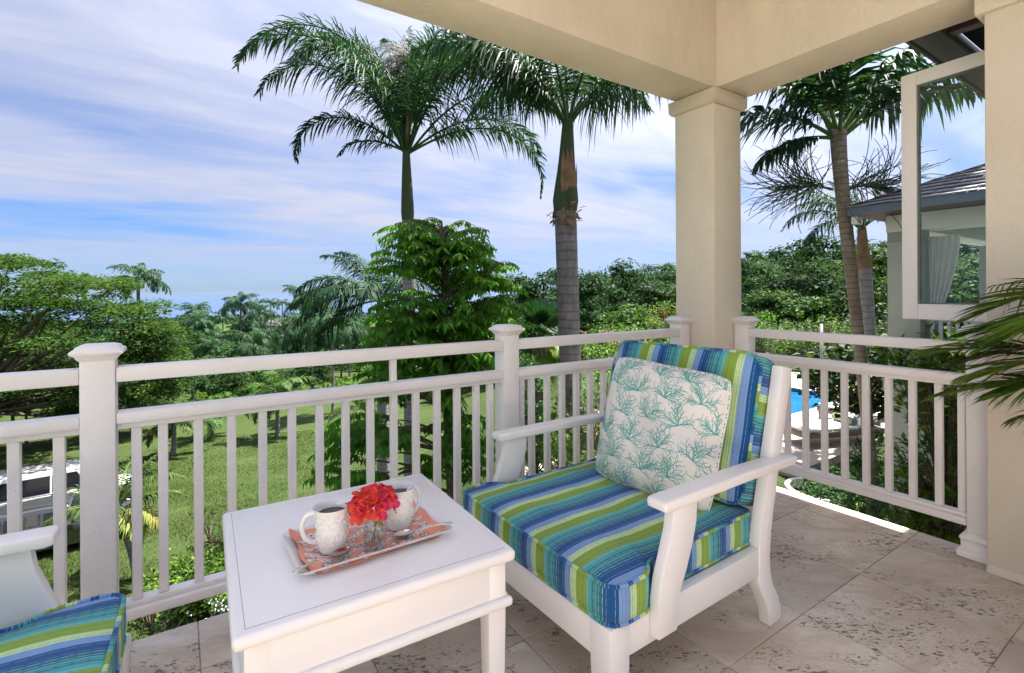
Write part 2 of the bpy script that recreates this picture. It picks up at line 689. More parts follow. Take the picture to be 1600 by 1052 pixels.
eave = thing('house_eave', 'dark grey roof eave with exposed rafters beyond the right beam', 'roof', (3.47, 1.26, 2.92))
put('eave_board', Geo().box(0, 4.2, -0.15, 0, 0, 0.05).mesh('eave_board', 0.004), M['eave_grey'], eave)
put('roof_deck', Geo().box(0, 4.2, -4.0, -0.02, 0.30, 0.34).mesh('roof_deck'), M['shingle_dark'], eave)
put('fascia', Geo().box(-0.02, 4.22, 0.002, 0.022, -0.012, 0.33).mesh('fascia', 0.003), M['eave_grey'], eave)
M['rafter'] = plain('brown_rafter_wood', (0.075, 0.045, 0.045), 0.65)
for yy in (-0.36, -0.70, -1.1, -1.55):
    put('rafter', Geo().box(0.0, 4.2, yy - 0.04, yy + 0.04, 0.12, 0.299).mesh('rafter', 0.004), M['rafter'], eave)
put('cross_beam', Geo().box(0.62, 0.70, -3.6, -0.152, 0.02, 0.118).mesh('cross_beam', 0.004), M['rafter'], eave)

clm = thing('corner_column', 'square cream stucco column at the terrace corner', 'column', (3.151, 2.198, 0))
put('shaft', Geo().box(-0.156, 0.156, -0.158, 0.158, 0, 2.578).mesh('shaft', 0.006), M['stucco'], clm)
put('capital', Geo().taper(0, 0, [(0.172, 0.174, 2.572), (0.188, 0.190, 2.590), (0.190, 0.192, 2.668)]).mesh('capital', 0.005), M['coral_stone'], clm)

pier = thing('wall_pier', 'broad cream stucco pier at the right end of the terrace', 'pillar', (3.28, -0.6, 0))
put('shaft', Geo().box(-0.178, 0.16, -1.9, 1.310, -0.005, 3.58).mesh('shaft', 0.007), M['stucco'], pier)
put('capital', Geo().box(-0.207, 0.187, -1.93, 1.338, 2.572, 2.669).mesh('capital', 0.006), M['stucco'], pier)
put('base_flare', Geo().taper(-0.009, -0.295, [(0.183, 1.6075, 0.001), (0.1705, 1.606, 0.035)]).mesh('base_flare', 0.003), M['stucco'], pier)

# unseen wing added at the left rear: pale sunlit wall as fill light
M['wing'] = stucco('fill_wing_stucco', (0.74, 0.70, 0.64), (0.69, 0.645, 0.58))
wg = thing('fill_wing', 'unseen pale stucco wing added to throw sunlight back onto the terrace', 'added building', (-6.6, -4.5, -8.0))
put('wall', Geo().box(-0.4, 0, -6.0, 5.0, 0, 13.2).mesh('wall', 0.01), M['wing'], wg)
put('roof', Geo().prism([(-6.0, 13.2), (5.5, 13.2), (4.6, 14.2), (-6.0, 14.2)], 'x', -5.0, 0.5).mesh('roof'), M['shingle_dark'], wg)
for yy in (-4.6, -1.6, 1.4):
    dr = put('door', Geo().box(0.001, 0.03, yy, yy + 1.5, 8.0, 10.3).mesh('door', 0.004), M['furn'], wg)
    put('pane', Geo().box(0.031, 0.036, yy + 0.15, yy + 1.35, 8.2, 10.15).mesh('pane'), M['soffit'], dr)
put('terrace', Geo().box(0, 2.59, -6.0, 5.0, 7.6, 7.985).mesh('terrace'), M['grout'], wg)

# ================================================================== railings
PW = 0.0485


def make_post(x, y, label, face=None):
    t = thing('railing_post', label, 'post', (x, y, 0), 0, 'white posts of the terrace railing')
    put('shaft', Geo().box(-PW, PW, -PW, PW, 0.10, 1.086).mesh('shaft', 0.004), M['rail'], t)
    put('plinth', Geo().taper(0, 0, [(.081, .081, 0.001), (.081, .081, .030), (.074, .074, .040), (.067, .067, .042), (.067, .067, .082), (.072, .072, .088), (.072, .072, .098), (.058, .058, .114), (.0487, .0487, .116)]).mesh('plinth', 0.002, 1), M['rail'], t)
    put('cap', Geo().taper(0, 0, [(.0487, .0487, 1.074), (.057, .057, 1.084), (.060, .060, 1.092), (.071, .071, 1.098), (.074, .074, 1.104), (.071, .071, 1.112), (.061, .061, 1.117), (.059, .059, 1.124), (.040, .040, 1.131)]).mesh('cap', 0.0015, 1), M['rail'], t)
    return t


YP, XP = 2.281, 3.253
make_post(-0.236, YP, 'large white railing post at left beside the striped seat cushion')
make_post(1.483, YP, 'white railing post behind the table, left of the grey palm trunk')
make_post(2.938, YP, 'white railing post touching the left face of the corner column')
make_post(XP, 1.986, 'white railing post touching the right face of the corner column')
make_post(XP, 0.760, 'white railing post with moulded plinth against the cream pier')


def rail_run(label, axis, a0, a1, fixed, bal, stubs=()):
    """axis 'x': runs along X at y = fixed; axis 'y': along Y at x = fixed (facing -X)"""
    mid = (a0 + a1) / 2
    L2 = (a1 - a0) / 2 - 0.0006
    t = thing('railing', label, 'railing', (mid, fixed, 0) if axis == 'x' else (fixed, mid, 0), 0, 'white railing sections')

    def bar(name, u0, u1, w0, w1, z0, z1, bv=0.003):
        g = Geo().box(u0, u1, w0, w1, z0, z1) if axis == 'x' else Geo().box(w0, w1, u0, u1, z0, z1)
        return put(name, g.mesh(name, bv, 2), M['rail'], t)
    bar('top_rail', -L2, L2, -0.045, 0.022, 0.995, 1.049, 0.006)
    bar('middle_rail', -L2, L2, -0.045, 0.030, 0.846, 0.886, 0.005)
    bar('fillet', -L2, L2, -0.024, 0.024, 0.824, 0.8455, 0.002)
    bar('bottom_rail', -L2, L2, -0.049, 0.045, 0.145, 0.181, 0.006)
    bar('fillet', -L2, L2, -0.026, 0.026, 0.1815, 0.198, 0.002)
    bm_ = None
    for b in bal:
        if bm_ is None:
            g = Geo().box(-.0155, .0155, -.016, .016, 0.1985, 0.8235)
            bm_ = g.mesh('baluster', 0.0025, 1)
            bm_.materials.append(M['rail'])
        put('baluster', bm_, None, t, (b - mid, 0, 0) if axis == 'x' else (0, b - mid, 0))
    for s in stubs:
        bar('stub_post', s - mid - 0.014, s - mid + 0.014, -0.015, 0.015, 0.8865, 0.9945, 0.002)
    return t


rail_run('white railing section at the far left behind the left armchair', 'x', -1.90, -0.2845, YP, [-0.342 - 0.1117 * k for k in range(14)])
rail_run('long white railing section behind the side table', 'x', -0.1875, 1.4345, YP, [-0.131] + [-0.052 + 0.1117 * k for k in range(13)] + [1.372], (0.84,))
rail_run('white railing section between the middle post and the corner column', 'x', 1.5315, 2.8895, YP, [1.573] + [1.645 + 0.1103 * k for k in range(11)] + [2.83])
rail_run('white railing section on the pool side at right', 'y', 0.8085, 1.9375, XP, [0.834, 0.926, 1.037, 1.145, 1.255, 1.365, 1.475, 1.585, 1.695, 1.805, 1.90])

# ================================================================== open casement window beyond the pier
m = Mat('window_glass')
tb = m.n('ShaderNodeBsdfTransparent')
tb.inputs[0].default_value = (0.93, 0.97, 0.965, 1)
gl = m.n('ShaderNodeBsdfGlossy')
gl.inputs['Roughness'].default_value = 0.0
fr = m.n('ShaderNodeFresnel')
fr.inputs[0].default_value = 1.52
ms = m.n('ShaderNodeMixShader')
gi = m.n('ShaderNodeNewGeometry')
m.l(m.math('MULTIPLY', fr.outputs[0], m.math('SUBTRACT', 1.0, gi.outputs['Backfacing'])), ms.inputs[0])
m.l(tb.outputs[0], ms.inputs[1])
m.l(gl.outputs[0], ms.inputs[2])
m.l(ms.outputs[0], m.out.inputs[0])
M['pane'] = m.m
ca = R(85.3)
win = thing('casement_window', 'open white framed casement window with clear glass beside the pier', 'window',
            (3.600 - 0.76 * math.cos(ca), 1.188 - 0.76 * math.sin(ca), 1.135), ca)
WH, WW = 1.437, 0.76
put('stile', Geo().box(WW - 0.076, WW, -.02, .02, 0, WH).mesh('stile', 0.003), M['furn'], win)
put('stile', Geo().box(0, 0.076, -.02, .02, 0, WH).mesh('stile', 0.003), M['furn'], win)
put('frame_rail', Geo().box(0.0765, WW - 0.0765, -.0198, .0198, 0, 0.088).mesh('frame_rail', 0.003), M['furn'], win)
put('frame_rail', Geo().box(0.0765, WW - 0.0765, -.0198, .0198, WH - 0.076, WH).mesh('frame_rail', 0.003), M['furn'], win)
put('pane', Geo().box(0.0768, WW - 0.0768, -.0022, .0022, 0.0885, WH - 0.0765).mesh('pane'), M['pane'], win)
bd = Geo()
for s in (-1, 1):
    y0, y1 = sorted((s * 0.003, s * 0.013))
    bd.box(0.0768, 0.085, y0, y1, 0.0885, WH - .0765).box(WW - 0.085, WW - 0.0768, y0, y1, 0.0885, WH - .0765)
    bd.box(0.0855, WW - 0.0855, y0, y1, 0.0885, 0.097).box(0.0855, WW - 0.0855, y0, y1, WH - .085, WH - .0765)
put('glazing_bead', bd.mesh('glazing_bead'), M['soffit'], win)

# ================================================================== striped fabric
def stripe_mat(name, period=0.222, offset=0.0, flip=False):
    m = Mat(name)
    uv = m.pos('uv')
    s = m.n('ShaderNodeSeparateXYZ')
    m.l(uv, s.inputs[0])
    wob = m.math('MULTIPLY', m.math('SUBTRACT', m.noise(m.pos('object'), 9.0, 2), 0.5), 0.0025)
    u = m.math('ADD', s.outputs[0], wob)
    u = m.math('DIVIDE', m.math('ADD', u, offset), -period if flip else period)
    f = m.math('FRACT', m.math('ADD', u, 40.0))
    olive, teal, dteal, navy = (0.255, 0.400, 0.050), (0.050, 0.370, 0.390), (0.006, 0.180, 0.265), (0.004, 0.085, 0.300)
    peri, pale, sea = (0.210, 0.360, 0.660), (0.560, 0.760, 0.370), (0.100, 0.450, 0.450)
    cols = m.ramp(f, [(0.0, olive), (0.09, olive), (0.12, sea), (0.19, teal), (0.25, (0.010, 0.185, 0.270)), (0.30, teal), (0.345, dteal), (0.41, (0.008, 0.17, 0.27)), (0.45, navy), (0.52, (0.003, 0.085, 0.24)), (0.56, navy), (0.64, peri), (0.78, pale), (0.90, olive)], 'CONSTANT')
    # thin woven lines
    line_l = m.ramp(f, [(0, 0), (0.148, 1), (0.156, 0), (0.215, 1), (0.222, 0), (0.275, 1), (0.282, 0), (0.325, 1), (0.332, 0), (0.375, 1), (0.381, 0), (0.432, 1), (0.438, 0), (0.482, 1), (0.488, 0), (0.590, 1), (0.596, 0)], 'CONSTANT')
    line_d = m.ramp(f, [(0, 0), (0.045, 1), (0.052, 0), (0.680, 1), (0.687, 0), (0.735, 1), (0.742, 0), (0.815, 1), (0.822, 0), (0.860, 1), (0.866, 0), (0.950, 1), (0.957, 0)], 'CONSTANT')
    dash = m.ramp(m.math('FRACT', m.math('MULTIPLY', s.outputs[1], 34.0)), [(0, 1), (0.72, 0), (1, 0)], 'CONSTANT')
    c = m.mix(m.math('MULTIPLY', line_l, m.math('ADD', m.math('MULTIPLY', dash, 0.6), 0.3)), cols, (0.46, 0.62, 0.50))
    c = m.mix(m.math('MULTIPLY', line_d, m.math('ADD', m.math('MULTIPLY', dash, 0.5), 0.3)), c, (0.012, 0.045, 0.12))
    ww = m.n('ShaderNodeTexWave')
    ww.inputs['Scale'].default_value = 420
    m.l(uv, ww.inputs[0])
    fade = m.ramp(m.noise(m.pos('object'), 6, 4), [(0.3, 0.92), (0.75, 1.1)])
    m.base(m.mix(0.02, m.mix(1.0, c, fade, 'MULTIPLY'), (0.5, 0.5, 0.48)))
    m.set(Roughness=0.85, Specular_IOR_Level=0.12, Sheen_Weight=0.15)
    h = m.math('ADD', m.math('MULTIPLY', ww.outputs[1], 0.25), m.math('MULTIPLY', m.noise(m.pos('object'), 16, 4), 1.4))
    m.bump(h, 0.35, 0.006)
    return m.m


M['seat'] = stripe_mat('striped_seat_fabric', 0.205, 0.045, True)
M['back'] = stripe_mat('striped_back_fabric', 0.235, 0.06, False)


def round_outline(pts, rads, step=0.012):
    """closed polygon with rounded corners, resampled"""
    out = []
    n = len(pts)
    for i in range(n):
        p = np.array(pts[i], float)
        a = np.array(pts[i - 1], float) - p
        b = np.array(pts[(i + 1) % n], float) - p
        la, lb = np.linalg.norm(a), np.linalg.norm(b)
        r = min(rads[i], la * 0.49, lb * 0.49)
        A, B = p + a / la * r, p + b / lb * r
        for t in np.linspace(0, 1, 7):
            out.append((1 - t) ** 2 * A + 2 * t * (1 - t) * p + t * t * B)
    out = np.array(out)
    # resample
    d = np.linalg.norm(np.roll(out, -1, 0) - out, axis=1)
    s = np.concatenate([[0], np.cumsum(d)])
    N = int(s[-1] / step)
    q = np.linspace(0, s[-1], N, endpoint=False)
    cl = np.vstack([out, out[:1]])
    return np.stack([np.interp(q, s, cl[:, 0]), np.interp(q, s, cl[:, 1])], 1), q


def cushion(outline, q, thick, crown, bulge=0.012, stripe_axis=1, seed=0, sag=None, uvoff=0.0):
    """cushion lying in the xy plane: returns Geo of body and the two piping paths. UV.x is the stripe coordinate."""
    g = Geo()
    N = len(outline)
    c = (outline.max(0) + outline.min(0)) / 2
    nxt, prv = np.roll(outline, -1, 0), np.roll(outline, 1, 0)
    t = nxt - prv
    nrm = np.stack([t[:, 1], -t[:, 0]], 1) / np.linalg.norm(t, axis=1)[:, None]
    if ((outline - c) * nrm).sum() < 0:
        nrm = -nrm
    r = np.random.default_rng(seed)
    ph = r.uniform(0, 6.28, 6)

    def wrinkle(x, y):
        return (0.0022 * np.sin(9 * x + ph[0] + 3 * y) + 0.0022 * np.sin(14 * y + ph[1]) * np.sin(6 * x + ph[2]) + 0.002 * np.sin(25 * x + 17 * y + ph[3]))
    scal = [1.0, 0.985, 0.96, 0.92, 0.85, 0.75, 0.62, 0.47, 0.31, 0.15]
    rings = []
    for sgn in (1, -1):
        for s in scal:
            P = c + (outline - c) * s
            z = sgn * (thick / 2 + crown * (1 - s ** 4) ** 0.8)
            zz = np.full(N, z) + (wrinkle(P[:, 0], P[:, 1]) * min(1, (1 - s) * 6 + 0.35) if sgn > 0 else 0)
            if sag is not None and sgn > 0:
                zz = zz + sag(P[:, 0], P[:, 1]) * (1 - s ** 6)
            rings.append((P, zz))
    # sides
    sides = []
    for k, w in ((0.5, 0.75), (0.25, 1.0), (0.0, 1.1), (-0.25, 1.0), (-0.5, 0.75)):
        puck = 1 + 0.35 * np.sin(q * 60 + ph[4]) * 0.3
        P = outline + nrm * (bulge * w * puck)[:, None]
        sides.append((P, np.full(N, thick * k * 0.92)))
    vs = []
    ids = {}

    def push(key, P, z):
        ids[key] = len(vs)
        for p, zz in zip(P, z):
            vs.append((p[0], p[1], zz))
    for k, (P, z) in enumerate(rings):
        push(('r', k), P, z)
    for k, (P, z) in enumerate(sides):
        push(('s', k), P, z)
    fs, uvs = [], []
    ns = len(scal)

    def uv_flat(i):
        return (vs[i][stripe_axis], vs[i][1 - stripe_axis])
    for base in (0, ns):
        for k in range(ns - 1):
            a, b = ids[('r', base + k)], ids[('r', base + k + 1)]
            for i in range(N):
                j = (i + 1) % N
                f = (a + i, a + j, b + j, b + i) if base == 0 else (a + j, a + i, b + i, b + j)
                fs.append(f)
                uvs.append([uv_flat(x) for x in f])
        a = ids[('r', base + ns - 1)]
        cz = np.mean([vs[a + i][2] for i in range(N)])
        vs.append((c[0], c[1], cz))
        ci = len(vs) - 1
        for i in range(N):
            j = (i + 1) % N
            f = (a + i, a + j, ci) if base == 0 else (a + j, a + i, ci)
            fs.append(f)
            uvs.append([uv_flat(x) for x in f])
    order = [('r', 0)] + [('s', k) for k in range(5)] + [('r', ns)]
    zz = [thick / 2, thick * .46, thick * .23, 0, -thick * .23, -thick * .46, -thick / 2]
    qq = np.concatenate([q, [q[-1] + q[1]]])
    for k in range(len(order) - 1):
        a, b = ids[order[k]], ids[order[k + 1]]
        for i in range(N):
            j = (i + 1) % N
            fs.append((a + j, a + i, b + i, b + j))
            uvs.append([(qq[i + 1] + uvoff, zz[k]), (qq[i] + uvoff, zz[k]), (qq[i] + uvoff, zz[k + 1]), (qq[i + 1] + uvoff, zz[k + 1])])
    g.add(vs, fs, uvs)
    pipe = [[(p[0], p[1], sg * thick / 2 * 1.0) for p in outline + nrm * 0.0065] for sg in (1, -1)]
    return g, pipe


# ================================================================== armchairs
AW = 0.895


def make_chair(label, loc, rotz, arm_tip=-0.76, shift=0.0, seed=1):
    t = thing('armchair', label, 'armchair', loc, rotz, 'white armchairs with striped cushions')
    W = M['furn']
    fz0, fz1 = 0.212, 0.322
    # front legs (square, part of the front corners)
    for y0 in (0.0, AW - 0.082):
        put('front_leg', Geo().taper(-0.916, y0 + 0.041, [(0.034, 0.034, 0.001), (0.041, 0.041, 0.19), (0.041, 0.041, fz1)]).mesh('front_leg', 0.003), W, t)
    put('front_rail', Geo().box(-0.953, -0.915, 0.083, AW - 0.083, fz0, fz1 - 0.002).mesh('front_rail', 0.003), W, t)
    for s in (0, 1):
        y0, y1 = (0.004, 0.042) if s == 0 else (AW - 0.042, AW - 0.004)
        put('side_rail', Geo().box(-0.874, -0.152, y0, y1, fz0 + 0.004, fz1 - 0.0015).mesh('side_rail', 0.003), W, t)
        # rear leg and back post in one curved board
        back = [(0.004, 0.0), (0.0, 0.055), (-0.02, 0.10), (-0.056, 0.155), (-0.074, 0.205), (-0.079, 0.27), (-0.068, 0.36), (-0.048, 0.45), (-0.012, 0.58), (0.045, 0.78), (0.102, 0.985)]
        front = [(0.030, 1.0), (-0.03, 0.78), (-0.088, 0.58), (-0.125, 0.45), (-0.150, 0.36), (-0.153, 0.21), (-0.166, 0.205), (-0.150, 0.165), (-0.112, 0.10), (-0.088, 0.05), (-0.082, 0.0)]
        yb0, yb1 = (0.0, 0.046) if s == 0 else (AW - 0.046, AW)
        put('back_leg', Geo().prism(back + front, 'y', yb0, yb1).mesh('back_leg', 0.004), W, t)
        # arm support, outside of the side rail
        d = (arm_tip + 0.76) * 1.0
        left = [(-0.784, 0.246), (-0.782, 0.36), (-0.770, 0.42), (-0.742, 0.49), (-0.716, 0.56), (-0.706, 0.624)]
        right = [(-0.588, 0.624), (-0.592, 0.56), (-0.610, 0.50), (-0.640, 0.43), (-0.676, 0.36), (-0.690, 0.32), (-0.694, 0.246)]
        ya0, ya1 = (-0.034, 0.003) if s == 0 else (AW - 0.003, AW + 0.034)
        put('arm_support', Geo().prism([(x + d, z) for x, z in left + right], 'y', ya0, ya1).mesh('arm_support', 0.004), W, t)
        y0, y1 = (-0.044, 0.032) if s == 0 else (AW - 0.032, AW + 0.044)
        arm = [(arm_tip, 0.628), (arm_tip + 0.02, 0.624), (-0.3, 0.623), (0.03, 0.618), (0.052, 0.632), (0.055, 0.648), (-0.3, 0.659), (arm_tip + 0.02, 0.660), (arm_tip, 0.657)]
        put('arm', Geo().prism(arm, 'y', y0, y1).mesh('arm', 0.009, 3), W, t)
    put('seat_deck', Geo().box(-0.91, -0.155, 0.046, AW - 0.046, 0.285, 0.31).mesh('seat_deck'), W, t)
    put('rear_rail', Geo().box(-0.14, -0.105, 0.047, AW - 0.047, 0.215, 0.318).mesh('rear_rail', 0.003), W, t)
    for k, (xa, z0, z1) in enumerate(((0.060, 0.90, 0.985), (-0.035, 0.50, 0.58))):
        put('back_rail', Geo().prism([(xa, z0), (xa + 0.034, z0), (xa + 0.055, z1), (xa + 0.021, z1)], 'y', 0.047, AW - 0.047).mesh('back_rail', 0.003), W, t)
    sl = Geo().prism([(-0.012, 0.581), (0.006, 0.581), (0.088, 0.899), (0.070, 0.899)], 'y', -0.02, 0.02).mesh('back_slat', 0.003)
    sl.materials.append(W)
    for k in range(6):
        put('back_slat', sl, None, t, (0, 0.12 + 0.131 * k, 0))
    # seat cushion, T shaped around the arm supports
    x0, x1 = -0.945 + shift, -0.125
    pts = [(x0, 0.0), (x0, AW), (x0 + 0.150, AW), (x0 + 0.20, AW - 0.052), (x1, AW - 0.052), (x1, 0.052), (x0 + 0.20, 0.052), (x0 + 0.150, 0.0)]
    rads = [0.055, 0.055, 0.05, 0.04, 0.03, 0.03, 0.04, 0.05]
    ol, q = round_outline(pts, rads)
    th = 0.112
    g, pipe = cushion(ol, q, th, 0.022, 0.010, 1, seed, lambda x, y: -0.010 * np.exp(-((x + 0.50) ** 2 + (y - 0.45) ** 2) / 0.08))
    c = put('seat_cushion', g.mesh('seat_cushion', smooth=True), M['seat'], t, (0, 0, fz1 + 0.006 + th / 2))
    c['label'] = 'thick seat cushion in blue, teal and green stripes'
    for pp in pipe:
        put('piping', Geo().tube(pp, 0.0064, 7, True).mesh('piping', smooth=True), M['seat'], c)
    # back cushion: built lying, then leaned against the back
    pts = [(0, 0.065), (0, AW - 0.065), (0.590, AW - 0.060), (0.590, 0.060)]
    ol, q = round_outline(pts, [0.05, 0.05, 0.075, 0.075])
    tb_ = 0.115
    g, pipe = cushion(ol, q, tb_, 0.022, 0.010, 1, seed + 5, lambda x, y: 0.006 * np.sin(5 * y + 2 * x))
    lean = R(15.5)
    c = put('back_cushion', g.mesh('back_cushion', smooth=True), M['back'], t)
    c['label'] = 'upright back cushion in blue, teal and green stripes'
    # local x -> up along the back, local z -> towards the sitter (-x)
    ux = Vector((math.sin(lean), 0, math.cos(lean)))
    uz = Vector((-math.cos(lean), 0, math.sin(lean)))
    uy = uz.cross(ux)
    Mx = Matrix((ux, uy, uz)).transposed().to_4x4()
    if uy.y < 0:
        Mx = Matrix((ux, -uy, uz)).transposed().to_4x4()
    Mx.translation = Vector((-0.122, 0, 0.458))
    c.matrix_local = Mx
    for pp in pipe:
        put('piping', Geo().tube(pp, 0.0064, 7, True).mesh('piping', smooth=True), M['back'], c)
    return t


CH = (1.98 + 0.004, 1.065, 0)
chair = make_chair('white armchair with striped cushions and coral pillow at right', CH, R(1.2))
make_chair('white armchair with striped cushion cut off at the lower left edge', (-1.082, 1.872, 0), R(180 - 2.4), -0.80, 0.0, 4)

# ---- throw pillow
m = Mat('pillow_fabric')
m.base(m.mix(m.ramp(m.noise(m.pos('object'), 8, 4), [(0.3, 0.0), (0.8, 1.0)]), (0.80, 0.76, 0.73), (0.74, 0.70, 0.67)))
m.set(Roughness=0.9, Specular_IOR_Level=0.1)
ww = m.n('ShaderNodeTexWave')
ww.inputs['Scale'].default_value = 190
ww.wave_type = 'BANDS'
ww.bands_direction = 'X'
m.l(m.pos('object'), ww.inputs[0])
w2 = m.n('ShaderNodeTexWave')
w2.inputs['Scale'].default_value = 190
w2.bands_direction = 'Y'
m.l(m.pos('object'), w2.inputs[0])
m.bump(m.math('ADD', m.math('MULTIPLY', m.math('ADD', ww.outputs[1], w2.outputs[1]), 0.12), m.noise(m.pos('object'), 14, 4)), 0.35, 0.006)
M['pillow'] = m.m
M['coral_print'] = plain('teal_coral_print', (0.11, 0.41, 0.375), 0.9, 0.1)
PS = 0.283


def pil(u, v, side=1):
    """pillow surface; u, v in -1..1"""
    au, av = abs(u), abs(v)
    k = 1 - 0.045 * (1 - av ** 2) * au ** 3 - 0.0
    k2 = 1 - 0.045 * (1 - au ** 2) * av ** 3
    cr = 0.085 * (au * av) ** 4
    x = u * PS * (k - cr)
    y = v * PS * (k2 - cr)
    t = 0.092 * (max(0.0, 1 - au ** 2.6) ** 0.55) * (max(0.0, 1 - av ** 2.6) ** 0.55)
    t += 0.004 * math.sin(7 * u + 3 * v) * (1 - au) * (1 - av) * 3
    return (x, y, side * (t + 0.004))


pm = Geo()
NP = 44
for side in (1, -1):
    vs = [pil(-1 + 2 * i / NP, -1 + 2 * j / NP, side) for j in range(NP + 1) for i in range(NP + 1)]
    fs = []
    for j in range(NP):
        for i in range(NP):
            a = j * (NP + 1) + i
            f = (a, a + 1, a + NP + 2, a + NP + 1)
            fs.append(f if side > 0 else f[::-1])
    pm.add(vs, fs)
edge = []
for k in range(NP):
    edge.append((-1 + 2 * k / NP, -1))
for k in range(NP):
    edge.append((1, -1 + 2 * k / NP))
for k in range(NP):
    edge.append((1 - 2 * k / NP, 1))
for k in range(NP):
    edge.append((-1, 1 - 2 * k / NP))
# coral sprigs as a print lying on the front face
pr = Geo()
crng = random.Random(11)


def ribbon(p, q, w0, w1, n=2):
    d = (q[0] - p[0], q[1] - p[1])
    L = math.hypot(*d) or 1e-6
    nx, ny = -d[1] / L, d[0] / L
    vs = []
    for k in range(n + 1):
        t = k / n
        w = w0 + (w1 - w0) * t
        x, y = p[0] + d[0] * t, p[1] + d[1] * t
        for s in (-1, 1):
            u = max(-0.995, min(0.995, (x + s * nx * w) / PS))
            v = max(-0.995, min(0.995, (y + s * ny * w) / PS))
            P = pil(u, v)
            vs.append((P[0], P[1], P[2] + 0.0006))
    pr.add(vs, [(2 * k, 2 * k + 2, 2 * k + 3, 2 * k + 1) for k in range(n)])


def twig(x, y, a, L, w, depth):
    """wandering coral branch with side twigs"""
    n = max(2, int(L / 0.0085))
    side = crng.choice((-1, 1))
    for k in range(n):
        a += crng.uniform(-0.22, 0.22)
        q = (x + math.cos(a) * L / n, y + math.sin(a) * L / n)
        if max(abs(q[0]), abs(q[1])) > PS * 0.985:
            return
        ribbon((x, y), q, w * (1 - .4 * k / n), w * (1 - .4 * (k + 1) / n), 1)
        if depth and k >= 1:
            twig(q[0], q[1], a + side * crng.uniform(.5, .95), L * crng.uniform(.24, .40), w * .84, depth - 1)
            side = -side
        x, y = q


def coral(x, y, a, sz):
    for k in range(11):
        da = (k - 5) * 0.33 + crng.uniform(-.12, .12)
        twig(x, y, a + da, sz * (1.0 - 0.07 * abs(k - 5)) * crng.uniform(.85, 1.12), 0.0015, 2)


for r_, yy in enumerate([-0.275, -0.170, -0.065, 0.040, 0.145, 0.235]):
    for k in range(-1, 5):
        xx = -0.215 + 0.136 * k + (0.068 if r_ % 2 else 0) + crng.uniform(-.010, .010)
        if abs(xx) < PS * 0.97:
            coral(xx, yy + crng.uniform(-.008, .008), math.pi / 2 + crng.uniform(-0.5, 0.5), 0.080)
pw = thing('throw_pillow', 'square white pillow printed with teal coral leaning on the armchair', 'pillow')
pb = put('pillow_body', pm.mesh('pillow_body', smooth=True), M['pillow'], pw)
put('coral_print', pr.mesh('coral_print'), M['coral_print'], pb)
put('piping', Geo().tube([pil(u, v, 0) for u, v in edge], 0.0065, 7, True).mesh('piping', smooth=True), M['pillow'], pw)
pp_ = Geo()
for k in range(0, len(edge), 1):
    if k % 3 == 2:
        continue
    P = Vector(pil(*edge[k], 0))
    Q = Vector(pil(*edge[(k + 1) % len(edge)], 0))
    d = (Q - P)
    nrm = Vector((d.y, -d.x, 0)).normalized()
    o1 = nrm * 0.0068 * 0.5 + Vector((0, 0, 0.0064))
    o2 = nrm * 0.0066 - nrm * 0.004 + Vector((0, 0, 0.0066))
    pp_.add([P + o1 - nrm * .004, P + o1, P + d * .6 + o2 + nrm * .002, P + d * .6 + o2 - nrm * .003], [(0, 1, 2, 3)])
put('hem_print', pp_.mesh('hem_print'), M['coral_print'], pw)
# orient: local y up the pillow, local z towards the table (-x), local x along -y (near side to the right)
lean = R(13.5)
rot_in = R(-5.0)
uzp = Vector((-math.cos(lean), 0, math.sin(lean)))
uyp = Vector((math.sin(lean), 0, math.cos(lean)))
uxp = uyp.cross(uzp)
Pm = Matrix((uxp, uyp, uzp)).transposed().to_4x4() @ Matrix.Rotation(rot_in, 4, 'Z')
Pm = Matrix.Rotation(R(1.2 + 10.0), 4, 'Z') @ Pm
cxy = Matrix.Rotation(R(1.2), 3, 'Z') @ Vector((-0.262, 0.385, 0.712))
Pm.translation = Vector(CH) + cxy
pw.matrix_world = Pm
# ================================================================== side table
TZ = 0.61
tbl = thing('side_table', 'low white side table holding the coffee tray', 'table', (0.434, 1.483, 0), R(-2.1))
hx, hy = 0.337, 0.348
put('table_top', Geo().box(-hx, hx, -hy, hy, TZ - 0.036, TZ - 0.0035).mesh('table_top', 0.013, 4), M['furn'], tbl)
put('top_panel', Geo().box(-hx + 0.026, hx - 0.026, -hy + 0.026, hy - 0.026, TZ - 0.0060, TZ - 0.0012).mesh('top_panel', 0.0012, 2), M['furn'], tbl)
M['gap_shade'] = plain('gap_shade_paint', (0.38, 0.34, 0.34), 0.6)  # dark strips stand in for the shade in the gap round the panel
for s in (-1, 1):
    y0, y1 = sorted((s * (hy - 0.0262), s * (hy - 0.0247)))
    put('gap_shade', Geo().box(-hx + 0.024, hx - 0.024, y0, y1, TZ - 0.004, TZ - 0.0030).mesh('gap_shade'), M['gap_shade'], tbl)
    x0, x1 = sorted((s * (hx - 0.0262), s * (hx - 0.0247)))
    put('gap_shade', Geo().box(x0, x1, -hy + 0.0263, hy - 0.0263, TZ - 0.004, TZ - 0.0030).mesh('gap_shade'), M['gap_shade'], tbl)
ix, iy = hx - 0.022, hy - 0.022
